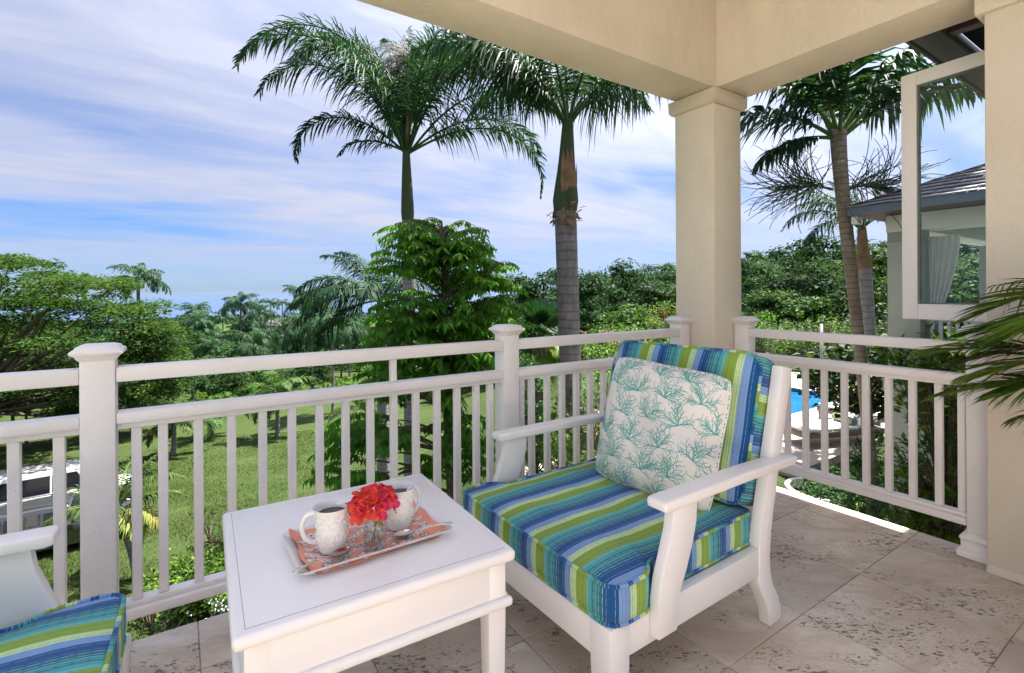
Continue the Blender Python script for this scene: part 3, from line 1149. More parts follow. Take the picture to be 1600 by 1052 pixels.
for s in (-1, 1):
    y0, y1 = sorted((s * (iy - 0.018), s * iy))
    put('apron', Geo().box(-ix + 0.05, ix - 0.05, y0, y1, TZ - 0.152, TZ - 0.0365).mesh('apron', 0.002), M['furn'], tbl)
    x0, x1 = sorted((s * (ix - 0.018), s * ix))
    put('apron', Geo().box(x0, x1, -iy + 0.05, iy - 0.05, TZ - 0.152, TZ - 0.0365).mesh('apron', 0.002), M['furn'], tbl)
    b0, b1 = sorted((s * (iy - 0.006), s * (iy + 0.016)))
    put('bead', Geo().box(-ix - 0.016, ix + 0.016, b0, b1, TZ - 0.158, TZ - 0.133).mesh('bead', 0.010, 4), M['furn'], tbl)
    b0, b1 = sorted((s * (ix - 0.006), s * (ix + 0.0158)))
    put('bead', Geo().box(b0, b1, -iy + 0.0065, iy - 0.0065, TZ - 0.1578, TZ - 0.1332).mesh('bead', 0.010, 4), M['furn'], tbl)
for sx in (-1, 1):
    for sy in (-1, 1):
        put('leg', Geo().taper(sx * (ix - 0.0265), sy * (iy - 0.0265), [(0.020, 0.020, 0.001), (0.0262, 0.0262, TZ - 0.17), (0.0262, 0.0262, TZ - 0.0362)]).mesh('leg', 0.002), M['furn'], tbl)

# ---- tray
M['china'] = plain('white_china', (0.80, 0.785, 0.775), 0.12, 0.5, Coat_Weight=0.4)
tx, ty = 0.437, 1.392
TR = R(0.5)


def tray_rings():
    g = Geo()
    def ring(a, b, z, n=6, r=0.012):
        out = []
        for cxs, cys, a0 in ((1, 1, 0), (-1, 1, 90), (-1, -1, 180), (1, -1, 270)):
            for k in range(n + 1):
                an = R(a0 + 90 * k / n)
                out.append((cxs * (a - r) + r * math.cos(an), cys * (b - r) + r * math.sin(an), z))
        return out
    secs = [ring(0.170, 0.092, 0.0), ring(0.178, 0.100, 0.004), ring(0.203, 0.125, 0.024), ring(0.205, 0.127, 0.0275), ring(0.200, 0.122, 0.0265), ring(0.172, 0.094, 0.0075), ring(0.160, 0.082, 0.0060)]
    n = len(secs[0])
    vs = [p for s in secs for p in s]
    fs = []
    for k in range(len(secs) - 1):
        for i in range(n):
            j = (i + 1) % n
            fs.append((k * n + i, k * n + j, (k + 1) * n + j, (k + 1) * n + i))
    fs.append(tuple(range(n - 1, -1, -1)))
    fs.append(tuple((len(secs) - 1) * n + i for i in range(n)))
    return g.add(vs, fs)


tag(put('serving_tray', tray_rings().mesh('serving_tray', smooth=True, angle=50), M['china'], None, (tx, ty, TZ + 0.0005), (0, 0, TR)),
    'white rectangular china tray on the side table', 'tray')

# ---- napkin with printed pattern
M['napkin'] = plain('coral_cotton', (0.86, 0.37, 0.26), 0.9, 0.1)
M['nap_white'] = plain('napkin_white_print', (0.76, 0.72, 0.70), 0.9, 0.1)
M['nap_navy'] = plain('napkin_navy_print', (0.035, 0.04, 0.10), 0.9, 0.1)
NX, NY = 0.183, 0.112


def nap(u, v):
    x, y = u * NX, v * NY
    z = 0.0095
    z += 0.017 * max(0.0, abs(u) * 1.03 - 0.90) / 0.13 if abs(u) > 0.874 else 0
    z += 0.016 * max(0.0, v * 1.03 - 0.80) / 0.23 if v > 0.776 else 0
    z += 0.0012 * math.sin(11 * u + 4 * v) + 0.0016
    return (x + 0.004 * math.sin(5 * v), y + 0.005 * math.sin(3 * u), z)


nk = Geo()
NN = 36
for lay, dz in ((0, 0.0), (1, -0.0018)):
    vs = [tuple(np.array(nap(-1 + 2 * i / NN, -1 + 2 * j / NN)) + np.array((0, 0, dz))) for j in range(NN + 1) for i in range(NN + 1)]
    fs = []
    for j in range(NN):
        for i in range(NN):
            a = j * (NN + 1) + i
            f = (a, a + 1, a + NN + 2, a + NN + 1)
            fs.append(f if lay == 0 else f[::-1])
    o_ = len(vs)
    nk.add(vs, fs)
nt = thing('cloth_napkin', 'coral napkin with white and navy print lying in the tray', 'napkin', (tx, ty - 0.004, TZ + 0.0005), R(0.5))
nb = put('cloth', nk.mesh('cloth', smooth=True), M['napkin'], nt)
gw, gn = Geo(), Geo()
nr = random.Random(5)


def blob(g, cx, cy, rx, ry, ang, lift, n=10, inner=0.0):
    vs = []
    for k in range(n):
        a = 2 * math.pi * k / n
        for rr in ((1.0, inner) if inner else (1.0,)):
            x, y = rx * math.cos(a) * rr, ry * math.sin(a) * rr
            X = cx + x * math.cos(ang) - y * math.sin(ang)
            Y = cy + x * math.sin(ang) + y * math.cos(ang)
            P = nap(max(-.98, min(.98, X / NX)), max(-.98, min(.98, Y / NY)))
            vs.append((P[0], P[1], P[2] + lift))
    if inner:
        g.add(vs, [(2 * k, 2 * ((k + 1) % n), 2 * ((k + 1) % n) + 1, 2 * k + 1) for k in range(n)])
    else:
        g.add(vs, [tuple(range(n))])


for r_ in range(-2, 4):          # wavy white bands with navy dashes, ovals between
    for k in range(-13, 14):
        x = k * 0.0145
        y = r_ * 0.046 + 0.012 * math.sin(k * 0.9 + r_ * 1.6) - 0.012
        if abs(x) < NX * 0.95 and abs(y) < NY * 0.93:
            a = 0.012 * 0.9 / 0.0145 * math.cos(k * 0.9 + r_ * 1.6)
            blob(gw, x, y, 0.0100, 0.0092, math.atan(a), 0.0005 + 0.00005 * (k % 3), 8)
            blob(gn, x + 0.001, y, 0.0042, 0.0016, math.atan(a), 0.0009, 6)
    for k in range(-4, 5):
        x = k * 0.0444 + (0.02 if r_ % 2 else 0)
        y = r_ * 0.046 + 0.011
        if abs(x) < NX * 0.9 and abs(y) < NY * 0.9:
            blob(gw, x, y, 0.0125, 0.0072, 0.3, 0.0006, 12)
            blob(gn, x, y, 0.0145, 0.0088, 0.3, 0.00095, 16, 0.86)
            for q_ in range(5):
                blob(gn, x + nr.uniform(-.008, .008), y + nr.uniform(-.004, .004), 0.0028, 0.0014, nr.uniform(0, 3), 0.0011, 6)
put('white_print', gw.mesh('white_print'), M['nap_white'], nb)
put('navy_print', gn.mesh('navy_print'), M['nap_navy'], nb)

# ---- mugs
M['coffee'] = plain('coffee', (0.022, 0.011, 0.006), 0.05, 0.6)
CZ = TZ + 0.0135


def make_mug(label, x, y, ang, seed):
    t = thing('coffee_mug', label, 'mug', (x, y, CZ), ang, 'embossed white mugs of coffee')
    prof = [(0.0, 0.0015), (0.026, 0.0015), (0.028, 0.0), (0.031, 0.001), (0.0345, 0.008), (0.0395, 0.030), (0.0405, 0.055), (0.0400, 0.080), (0.0425, 0.100), (0.0470, 0.1135), (0.0478, 0.1155), (0.0468, 0.1168),
            (0.0445, 0.1140), (0.0395, 0.099), (0.0370, 0.080), (0.0372, 0.055), (0.0360, 0.030), (0.028, 0.010), (0.0, 0.009)]
    body = put('mug_body', Geo().lathe(prof, 48).mesh('mug_body', smooth=True), M['china'], t)
    put('coffee', Geo().lathe([(0.0, 0.0965), (0.0381, 0.0965)], 40).mesh('coffee'), M['coffee'], t)
    hp = []
    for k in range(19):
        u = k / 18
        a = R(150) * (1 - u) + R(-165) * u
        rr = 0.028 if u < 0.55 else 0.028 + 0.006 * (u - .55)
        hp.append((0.051 + 0.027 * math.cos(a) - (0.006 * u), 0.0, 0.066 + 0.036 * math.sin(a) - 0.010 * u * u))
    put('handle', Geo().tube(hp, [0.0048 + 0.0012 * abs(1 - 2 * k / 18) for k in range(19)], 8, False, 1.3).mesh('handle', smooth=True), M['china'], t)

    def rad(z):
        return float(np.interp(z, [0.0, 0.008, 0.030, 0.055, 0.080, 0.100, 0.1135], [0.031, 0.0345, 0.0395, 0.0405, 0.0400, 0.0425, 0.047]))
    rg = random.Random(seed)
    sc = Geo()
    for k in range(11):         # raised scrolls and leaves around the wall
        a0 = 2 * math.pi * k / 11
        for z0, sgn in ((0.074, 1), (0.048, -1), (0.094, -1)):
            path, n = [], 16
            for q_ in range(n):
                tq = q_ / (n - 1)
                th = sgn * (0.5 + tq * 5.2)
                r_ = 0.0145 * (1 - tq * 0.82)
                aa = a0 + (0.28 if sgn < 0 else 0) + r_ * math.cos(th) / 0.040
                z = z0 + r_ * math.sin(th)
                R_ = rad(z) + 0.0003
                path.append((R_ * math.cos(aa), R_ * math.sin(aa), z))
            sc.tube(path, [0.0024 * (1 - 0.45 * q_ / n) for q_ in range(n)], 5)
        for q_ in range(3):
            aa, z = a0 + 0.16 + 0.09 * (q_ - 1), 0.030 + 0.004 * abs(q_ - 1)
            path = [((rad(z + d_) + 0.0002) * math.cos(aa + 0.04 * (q_ - 1) * i), (rad(z + d_) + 0.0002) * math.sin(aa + 0.04 * (q_ - 1) * i), z + d_) for i, d_ in enumerate((0, 0.005, 0.010, 0.014))]
            sc.tube(path, [0.0008, 0.0022, 0.0018, 0.0004], 5)
    put('embossed_scrolls', sc.mesh('embossed_scrolls', smooth=True), M['china'], body)
    return t


make_mug('white embossed mug of coffee at the left end of the tray', 0.335, 1.372, R(160), 1)
make_mug('white embossed mug of coffee behind the flowers, handle to the right', 0.529, 1.394, R(15), 2)

# ---- spoons
M['silver'] = plain('silver', (0.66, 0.64, 0.62), 0.14, 0.5, 1.0)


def make_spoon(label, loc, ang, pitch):
    t = thing('teaspoon', label, 'spoon', loc, 0, 'silver teaspoons on the tray')
    t.rotation_euler = Euler((0, pitch, ang))
    g = Geo()
    nu, nv = 14, 10
    for lay in (0, 1):
        vs, fs = [], []
        for i in range(nu + 1):
            tt = i / nu
            x = 0.058 * tt
            w = 0.0180 * (math.sin(math.pi * min(1, tt * 0.93 + 0.035)) ** 0.62) * (1.05 - 0.25 * tt) + 0.0012
            for j in range(nv + 1):
                s = -1 + 2 * j / nv
                z = -0.0075 * (1 - s * s) * math.sin(math.pi * (0.04 + 0.92 * tt)) ** 0.8 + (0.0 if lay == 0 else -0.0012)
                vs.append((-x, w * s, z))
        for i in range(nu):
            for j in range(nv):
                a = i * (nv + 1) + j
                f = (a, a + 1, a + nv + 2, a + nv + 1)
                fs.append(f if lay else f[::-1])
        g.add(vs, fs)
    put('bowl', g.mesh('bowl', smooth=True), M['silver'], t)
    path = [(-0.002 + 0.108 * k / 14, 0, 0.004 * math.sin(math.pi * k / 14) - 0.0006) for k in range(15)]
    rad_ = [0.0036, 0.0031, 0.0029, 0.0029, 0.0030, 0.0032, 0.0035, 0.0039, 0.0044, 0.0050, 0.0057, 0.0066, 0.0078, 0.0068, 0.0020]
    h = Geo().tube(path, rad_, 8, False, 0.42)
    hd = put('handle', h.mesh('handle', smooth=True), M['silver'], t)
    tr_ = Geo()
    for s in (-1, 1):
        tr_.tube([(0.040 + 0.06 * k / 8, s * (0.0014 + 0.0028 * (k / 8) ** 1.6), 0.0016 + 0.0035 * math.sin(math.pi * (0.38 + 0.56 * k / 8))) for k in range(9)], 0.0007, 5)
    put('raised_trim', tr_.mesh('raised_trim', smooth=True), M['silver'], hd)
    return t


make_spoon('silver teaspoon jutting over the left front corner of the tray', (0.3165, 1.3065, TZ + 0.0300), R(181 + 20.5), R(-3))
make_spoon('silver teaspoon jutting over the right edge of the tray', (0.545, 1.316, TZ + 0.0290), R(-17.5), R(-4))

# ---- glass with flowers
def see_through(name, tint, ior):
    m = Mat(name)
    tb = m.n('ShaderNodeBsdfTransparent')
    tb.inputs[0].default_value = tint + (1,)
    gl = m.n('ShaderNodeBsdfGlossy')
    gl.inputs['Roughness'].default_value = 0.02
    fr = m.n('ShaderNodeFresnel')
    fr.inputs[0].default_value = ior
    ms = m.n('ShaderNodeMixShader')
    gi = m.n('ShaderNodeNewGeometry')
    m.l(m.math('MULTIPLY', fr.outputs[0], m.math('SUBTRACT', 1.0, gi.outputs['Backfacing'])), ms.inputs[0])
    m.l(tb.outputs[0], ms.inputs[1])
    m.l(gl.outputs[0], ms.inputs[2])
    m.l(ms.outputs[0], m.out.inputs[0])
    return m.m


M['glass'] = see_through('clear_glass', (0.95, 0.97, 0.965), 1.5)
M['water_glass'] = see_through('water_in_glass', (0.93, 0.955, 0.95), 1.33)
vx, vy = 0.433, 1.316
vz = TZ + 0.0138
va = thing('glass_vase', 'small clear drinking glass of water holding flowers on the tray', 'vase', (vx, vy, vz))
put('glass', Geo().lathe([(0.0, 0.0), (0.0285, 0.0), (0.0305, 0.002), (0.0318, 0.085), (0.0312, 0.0862), (0.0298, 0.085), (0.0285, 0.016), (0.026, 0.0125), (0.0, 0.012)], 40).mesh('glass', smooth=True, angle=50), M['glass'], va)
put('water', Geo().lathe([(0.0, 0.0132), (0.0255, 0.0137), (0.0279, 0.018), (0.0287, 0.052), (0.0, 0.052)], 36).mesh('water', smooth=True, angle=50), M['water_glass'], va)

M['bract'] = []
for nm, ca_, cb_ in (('bract_red', (0.72, 0.055, 0.060), (0.80, 0.10, 0.055)), ('bract_pink', (0.70, 0.045, 0.150), (0.78, 0.10, 0.20)), ('bract_orange', (0.80, 0.13, 0.055), (0.76, 0.08, 0.09))):
    m = Mat(nm)
    m.base(m.mix(m.noise(m.pos('object'), 30, 3), ca_, cb_))
    m.set(Roughness=0.6, Specular_IOR_Level=0.2)
    tr_ = m.n('ShaderNodeBsdfTranslucent')
    tr_.inputs[0].default_value = tuple(min(1, x * 1.2) for x in ca_) + (1,)
    ms = m.n('ShaderNodeMixShader')
    ms.inputs[0].default_value = 0.3
    m.l(m.b.outputs[0], ms.inputs[1])
    m.l(tr_.outputs[0], ms.inputs[2])
    m.l(ms.outputs[0], m.out.inputs[0])
    M['bract'].append(m.m)


def bract_mesh(rg):
    g = Geo()
    for k in range(3):
        a = 2 * math.pi * k / 3 + rg.uniform(-.2, .2)
        L, W_ = rg.uniform(0.021, 0.027), rg.uniform(0.008, 0.0105)
        open_ = rg.uniform(0.55, 1.05)
        n, mrow = 6, 4
        vs, fs = [], []
        for i in range(n + 1):
            t_ = i / n
            w = W_ * math.sin(math.pi * min(1, (t_ * 0.86 + 0.1))) ** 0.75 * (1 - 0.15 * t_) if i < n else 0.0004
            out = L * (math.sin(open_ * t_ * 1.25))
            up = L * (math.cos(open_ * t_ * 1.25) * t_ * 0.9)
            for j in range(mrow + 1):
                s = -1 + 2 * j / mrow
                ruff = 0.0016 * math.sin(9 * t_ + 3 * s + k) * t_
                x, y, z = out, w * s, up - 0.35 * w * (1 - s * s) + ruff
                vs.append((x * math.cos(a) - y * math.sin(a), x * math.sin(a) + y * math.cos(a), z))
        for i in range(n):
            for j in range(mrow):
                q_ = i * (mrow + 1) + j
                fs.append((q_, q_ + 1, q_ + mrow + 2, q_ + mrow + 1))
        g.add(vs, fs)
    return g.mesh('bract', smooth=True)


fr_ = random.Random(21)
fl = thing('flower_bunch', 'bunch of red and pink bougainvillea standing in the small glass', 'flowers', (vx, vy, vz + 0.014))
variants = []
for k in range(9):
    me = bract_mesh(fr_)
    me.materials.append(M['bract'][k % 3])
    variants.append(me)
for k in range(64):
    u = fr_.random()
    ph = fr_.uniform(0, 2 * math.pi)
    el = math.asin(-0.35 + 1.33 * u) if u < 0.98 else 1.3
    rr = 0.72 + 0.28 * fr_.random()
    d = Vector((math.cos(el) * math.cos(ph), math.cos(el) * math.sin(ph), math.sin(el)))
    # the bunch leans towards the left mug
    c = Vector((-0.004, 0.004, 0.098)) + Vector((d.x * 0.056, d.y * 0.046, d.z * 0.040)) * rr
    q_ = (d + Vector((fr_.uniform(-.3, .3), fr_.uniform(-.3, .3), 0.25))).to_track_quat('Z', 'Y')
    o = put('bract', variants[(k * 4 + fr_.randint(0, 3)) % 9], None, fl, c)
    o.rotation_euler = (q_.to_matrix() @ Matrix.Rotation(fr_.uniform(0, 6.28), 3, 'Z')).to_euler()
    s = fr_.uniform(0.95, 1.35)
    o.scale = (s, s, s)
M['stem'] = plain('flower_stem', (0.10, 0.12, 0.04), 0.6)
for (a, b) in (((-0.010, 0.003), (0.012, -0.004)), ((0.010, -0.006), (-0.014, 0.006)), ((0.002, 0.012), (0.006, 0.010))):
    put('stem', Geo().tube([(a[0], a[1], 0.002), ((a[0] + b[0]) / 2, (a[1] + b[1]) / 2, 0.045), (b[0], b[1], 0.085)], 0.0013, 6).mesh('stem', smooth=True), M['stem'], fl)
M['flower_leaf'] = plain('flower_leaf', (0.07, 0.15, 0.04), 0.5)
put('leaf', Geo().add([(0.004, -0.016, 0.045), (0.014, -0.020, 0.058), (0.010, -0.014, 0.078), (0.000, -0.012, 0.062)], [(0, 1, 2, 3)]).mesh('leaf'), M['flower_leaf'], fl)

# ================================================================== ground, sea, pool
def terrain(x, y):
    x, y = np.asarray(x, float), np.asarray(y, float)
    r = np.hypot(x, y)
    th = np.degrees(np.arctan2(y, x))
    lawn = np.interp(r, [0, 10, 22, 40, 60, 120, 300, 900, 1100, 1600], [-6.2, -6.7, -7.0, -7.6, -9.0, -14, -25, -39.5, -43, -50])
    ridge = np.interp(th, [-40, 15, 24, 32, 38, 45, 49, 52, 60], [9, 7.8, 6.3, 4.3, 0.6, -6, -12, -15, -20])
    hill = np.where(r < 40, np.interp(r, [0, 26, 40], [-2.16, -2.16, -4.0]), 0)
    f = np.interp(r, [40, 90, 160, 230], [0, 0.12, 0.55, 1.0])
    hill = np.where((r >= 40) & (r < 230), -4.0 + (ridge + 4.0) * f, hill)
    f2 = np.interp(r, [230, 300, 600, 1000, 1600], [0, 0.06, 0.5, 1, 1.2])
    hill = np.where(r >= 230, ridge + (-43 - ridge) * f2, hill)
    s = 1 - sst(44, 70, th)
    s = np.where(th > 150, sst(150, 180, th), s)
    z = s * hill + (1 - s) * lawn
    bump = 0.12 * np.sin(x * 0.31 + 1) * np.sin(y * 0.27) + 0.05 * np.sin(x * 0.9 + y * 0.7)
    return z + bump * np.clip((r - 13) / 20, 0, 1) * (1 + np.clip(r / 150, 0, 4))


rr = np.concatenate([[1.0, 3.0], np.geomspace(5, 1500, 96)])
aa = np.radians(np.arange(0, 360, 2.0))
PX = np.outer(rr, np.cos(aa))
PY = np.outer(rr, np.sin(aa))
PZ = terrain(PX, PY)
V = np.stack([PX, PY, PZ], -1).reshape(-1, 3)
n_a = len(aa)
ii, jj = np.meshgrid(np.arange(len(rr) - 1), np.arange(n_a), indexing='ij')
q = np.stack([ii * n_a + jj, (ii + 1) * n_a + jj, (ii + 1) * n_a + (jj + 1) % n_a, ii * n_a + (jj + 1) % n_a], -1).reshape(-1, 4)
m = Mat('lawn_grass')
p = m.pos()
n1 = m.noise(p, 0.22, 5, 0.6)
n2 = m.noise(m.mapping(p, (1.6, 0.5, 1), (0, 0, R(-20))), 1.4, 5, 0.65)
n3 = m.noise(p, 26, 5, 0.7)
c = m.mix(m.ramp(n1, [(0.3, 0.0), (0.72, 1.0)]), (0.042, 0.076, 0.018), (0.066, 0.092, 0.026))
c = m.mix(m.ramp(n2, [(0.50, 0.0), (0.78, 0.7)]), c, (0.115, 0.105, 0.050))
n5 = m.noise(m.mapping(p, (0.5, 2.4, 1), (0, 0, R(33))), 0.9, 6, 0.7)
c = m.mix(m.ramp(n5, [(0.42, 0.0), (0.68, 0.8)]), c, (0.030, 0.052, 0.012))
c = m.mix(m.ramp(n3, [(0.3, 0.0), (0.8, 0.65)]), c, (0.020, 0.034, 0.008))
m.base(c)
m.set(Roughness=0.9, Specular_IOR_Level=0.1)
m.bump(m.math('ADD', n3, m.noise(p, 6, 4)), 0.9, 0.08)
M['lawn'] = m.m
struct(put('ground', fast_mesh('ground', V, [q], None, True), M['lawn']))

m = Mat('sea_water')
p = m.pos()
m.base((0.030, 0.065, 0.130))
m.set(Roughness=0.22, Specular_IOR_Level=0.5)
m.bump(m.noise(m.mapping(p, (1, 1, 1)), 0.05, 6, 0.6), 0.25, 3.0)
M['sea'] = m.m
na = 96
sv = [(0, 0, -41.0)] + [(rad_ * math.cos(2 * math.pi * k / na), rad_ * math.sin(2 * math.pi * k / na), -41.0) for rad_ in (300, 1500, 13200) for k in range(na)]
sf = [(0, 1 + k, 1 + (k + 1) % na) for k in range(na)]
for ring_ in range(2):
    for k in range(na):
        a_, b_ = 1 + ring_ * na + k, 1 + ring_ * na + (k + 1) % na
        sf.append((a_, a_ + na, b_ + na, b_))
struct(put('sea', Geo().add(sv, sf).mesh('sea'), M['sea']))

# ---- pool terrace
m = Mat('pool_deck_stone')
p = m.pos()
br = m.n('ShaderNodeTexBrick')
br.inputs['Scale'].default_value = 1.0
br.inputs['Brick Width'].default_value = 0.6
br.inputs['Row Height'].default_value = 0.4
br.inputs['Mortar Size'].default_value = 0.006
br.inputs['Color1'].default_value = (0.50, 0.43, 0.36, 1)
br.inputs['Color2'].default_value = (0.44, 0.375, 0.31, 1)
br.inputs['Mortar'].default_value = (0.30, 0.25, 0.20, 1)
m.l(p, br.inputs[0])
m.base(m.mix(m.ramp(m.noise(p, 9, 6, 0.7), [(0.35, 0.0), (0.7, 0.6)]), br.outputs[0], (0.34, 0.285, 0.23)))
m.set(Roughness=0.8, Specular_IOR_Level=0.2)
M['deck'] = m.m
DZ = -2.0
px0, px1, py0, py1 = 12.2, 17.4, 6.95, 10.0
dg = Geo()
for (a, b, c_, d) in ((9.45, px0, 4.75, 10.7), (px1, 21, 4.75, 10.7), (px0, px1, 4.75, py0), (px0, px1, py1, 10.7)):
    dg.box(a, b, c_, d, DZ - 0.6, DZ)
struct(put('pool_deck', dg.mesh('pool_deck'), M['deck']))
M['coping'] = plain('pool_coping_stone', (0.66, 0.61, 0.54), 0.6)
cg = Geo()
w = 0.16
for (a, b, c_, d) in ((px0 - w, px1 + w, py0 - w, py0 + .03), (px0 - w, px1 + w, py1 - .03, py1 + w), (px0 - w, px0 + .03, py0 + .031, py1 - .031), (px1 - .03, px1 + w, py0 + .031, py1 - .031)):
    cg.box(a, b, c_, d, DZ + 0.004, DZ + 0.035)
struct(put('pool_coping', cg.mesh('pool_coping', 0.01), M['coping']))
m = Mat('pool_water')
p = m.pos()
m.base(m.mix(m.ramp(m.noise(p, 1.1, 3), [(0.3, 0.0), (0.8, 1.0)]), (0.005, 0.085, 0.26), (0.008, 0.12, 0.32)))
m.set(Roughness=0.03, Specular_IOR_Level=0.5)
m.bump(m.noise(p, 2.2, 4), 0.12, 0.08)
M['pool'] = m.m
struct(put('pool_water', Geo().box(px0, px1, py0, py1, DZ - 0.9, DZ - 0.10).mesh('pool_water'), M['pool']))
m = Mat('pool_tiles')
m.base(m.mix(m.noise(m.pos(), 30, 2), (0.02, 0.07, 0.16), (0.03, 0.12, 0.24)))
M['pooltile'] = m.m
pt = Geo()
pt.box(px0 + .001, px1 - .001, py1 - 0.02, py1 + 0.01, DZ - 0.3, DZ + 0.003).box(px1 - 0.02, px1 + 0.01, py0 + .02, py1 - .021, DZ - 0.3, DZ + 0.003)
struct(put('pool_wall', pt.mesh('pool_wall'), M['pooltile']))
# curved white kerb of the little grass bed and the paved path beside it
kp = [(8.95 + 0.50 * math.cos(R(a)), 4.12 + 0.50 * math.sin(R(a)), -2.06) for a in range(60, 221, 10)]
kg = Geo()
for k in range(len(kp) - 1):
    a, b = Vector(kp[k]), Vector(kp[k + 1])
    ca_ = Vector((8.95, 4.12, 0))
    na_, nb_ = (a - ca_), (b - ca_)
    na_.z = nb_.z = 0
    na_.normalize(); nb_.normalize()
    kg.add([a + na_ * .035 - Vector((0, 0, .15)), a + na_ * .035 + Vector((0, 0, .05)), a - na_ * .035 + Vector((0, 0, .05)), a - na_ * .035 - Vector((0, 0, .15)),
            b + nb_ * .035 - Vector((0, 0, .15)), b + nb_ * .035 + Vector((0, 0, .05)), b - nb_ * .035 + Vector((0, 0, .05)), b - nb_ * .035 - Vector((0, 0, .15))],
           [(0, 4, 5, 1), (1, 5, 6, 2), (2, 6, 7, 3)])
M['kerb'] = plain('white_kerb_paint', (0.74, 0.72, 0.69), 0.7)
struct(put('kerb', kg.mesh('kerb'), M['kerb']))
struct(put('path', Geo().box(5.2, 8.28, 3.3, 8.0, -2.3, -2.10).mesh('path'), M['deck']))
M['soil'] = plain('garden_soil', (0.10, 0.065, 0.045), 0.95)
struct(put('garden_bed', Geo().box(3.6, 8.45, -1.0, 3.05, -2.3, -2.09).mesh('garden_bed'), M['soil']))

# ================================================================== sun loungers by the pool
M['lounger_frame'] = plain('brown_lounger_frame', (0.16, 0.115, 0.085), 0.5)
M['lounger_mat'] = plain('white_lounger_mat', (0.76, 0.74, 0.73), 0.8)
M['towel_green'] = plain('patterned_bolster', (0.22, 0.23, 0.15), 0.85)


def make_lounger(label, loc, rz):
    t = thing('sun_lounger', label, 'sun lounger', loc, rz, 'loungers by the pool')
    put('frame', Geo().box(-1.0, 1.0, -.36, .36, .20, .33).mesh('frame', .015), M['lounger_frame'], t)
    for sx in (-.93, .93):
        for sy in (-.31, .31):
            put('leg', Geo().taper(sx, sy, [(.025, .025, 0), (.035, .035, .20)]).mesh('leg', .004), M['lounger_frame'], t)
    for k in range(2):
        put('mat_section', Geo().box(-.98 + .67 * k, -.33 + .67 * k, -.34, .34, .332, .395).mesh('mat_section', .018, 3), M['lounger_mat'], t)
    put('backrest', Geo().prism([(.36, .335), (1.0, .60), (.965, .665), (.34, .40)], 'y', -.34, .34).mesh('backrest', .018, 3), M['lounger_mat'], t)
    put('back_frame', Geo().prism([(.37, .331), (1.02, .58), (1.02, .63), (.9, .56)], 'y', -.37, .37).mesh('back_frame', .006), M['lounger_frame'], t)
    put('bolster', Geo().tube([(.30, -.27, .475), (.30, 0, .48), (.30, .27, .475)], .085, 14).mesh('bolster', .02), M['towel_green'], t)
    return t


make_lounger('brown framed sun lounger with white mat and bolster near the pool', (11.95, 5.25, DZ), R(-22))
make_lounger('second sun lounger further back beside the pool, half hidden by leaves', (14.6, 5.75, DZ), R(-22))
pole = thing('parasol_pole', 'slim grey pole standing behind the pool lounger', 'pole', (13.1, 6.0, DZ))
M['pole'] = plain('grey_metal', (0.36, 0.34, 0.33), 0.45, 0.5, 0.4)
put('shaft', Geo().tube([(0, 0, 0.02), (0, 0, 2.5)], 0.035, 10).mesh('shaft', smooth=True), M['pole'], pole)
put('foot', Geo().lathe([(0, 0), (.22, 0), (.22, .03), (.06, .05), (.04, .12), (0, .12)], 18).mesh('foot', smooth=True, angle=40), M['pole'], pole)

# ================================================================== garden pavilion at right
M['pav'] = stucco('grey_green_render', (0.42, 0.45, 0.42), (0.36, 0.39, 0.365))
M['pav_white'] = plain('pavilion_white_paint', (0.72, 0.71, 0.71), 0.5)
M['shingle'] = plain('grey_shingle', (0.25, 0.235, 0.25), 0.8)
M['fascia_blue'] = plain('blue_grey_fascia', (0.13, 0.17, 0.23), 0.5)
pv = thing('pavilion', 'grey green pavilion with shingled hip roof seen beyond the open window', 'pavilion', (8.5, 3.0, -2.15))
ZB = 2.15
put('lower_wall', Geo().box(0.0, 4.6, -5.6, 0.0, 0, ZB - 0.14).mesh('lower_wall', .01), M['pav'], pv)
put('floor_slab', Geo().box(-.05, 4.65, -5.65, .05, ZB - .139, ZB).mesh('floor_slab', .01), M['pav'], pv)
for (cx_, cy_) in ((0.19, -0.19), (0.19, -2.75), (0.19, -5.35), (4.4, -0.19), (4.4, -2.75), (4.4, -5.35)):
    cc = put('column', Geo().taper(cx_, cy_, [(.19, .19, ZB + .001), (.19, .19, ZB + 1.95), (.205, .205, ZB + 1.96), (.205, .205, ZB + 2.0), (.19, .19, ZB + 2.01), (.19, .19, ZB + 2.14)]).mesh('column', .004), M['pav'], pv)
bg_ = Geo()
bg_.box(-.01, .39, -5.55, .01, ZB + 2.141, ZB + 2.38)
put('beam', bg_.mesh('beam', .004), M['pav_white'], pv)
put('beam', Geo().box(4.2, 4.6, -5.55, .01, ZB + 2.141, ZB + 2.38).mesh('beam', .004), M['pav_white'], pv)
put('beam', Geo().box(.391, 4.199, -5.54, -5.2, ZB + 2.143, ZB + 2.379).mesh('beam', .004), M['pav_white'], pv)
bg_ = Geo().box(.391, 4.199, -.38, 0.0, ZB + 2.143, ZB + 2.379)
put('beam', bg_.mesh('beam', .004), M['pav_white'], pv)
put('ceiling', Geo().box(.40, 4.19, -5.2, -.39, ZB + 2.36, ZB + 2.375).mesh('ceiling'), M['fascia_blue'], pv)
e0x, e1x, e0y, e1y, ez = -.52, 5.1, -6.1, .30, ZB + 2.385
fg = Geo()
fg.box(e0x, e1x, e1y - .03, e1y, ez, ez + .11).box(e0x, e0x + .03, e0y, e1y - .0305, ez, ez + .11).box(e0x, e1x, e0y, e0y + .03, ez, ez + .11).box(e1x - .03, e1x, e0y + .031, e1y - .031, ez, ez + .11)
put('fascia', fg.mesh('fascia', .004), M['fascia_blue'], pv)
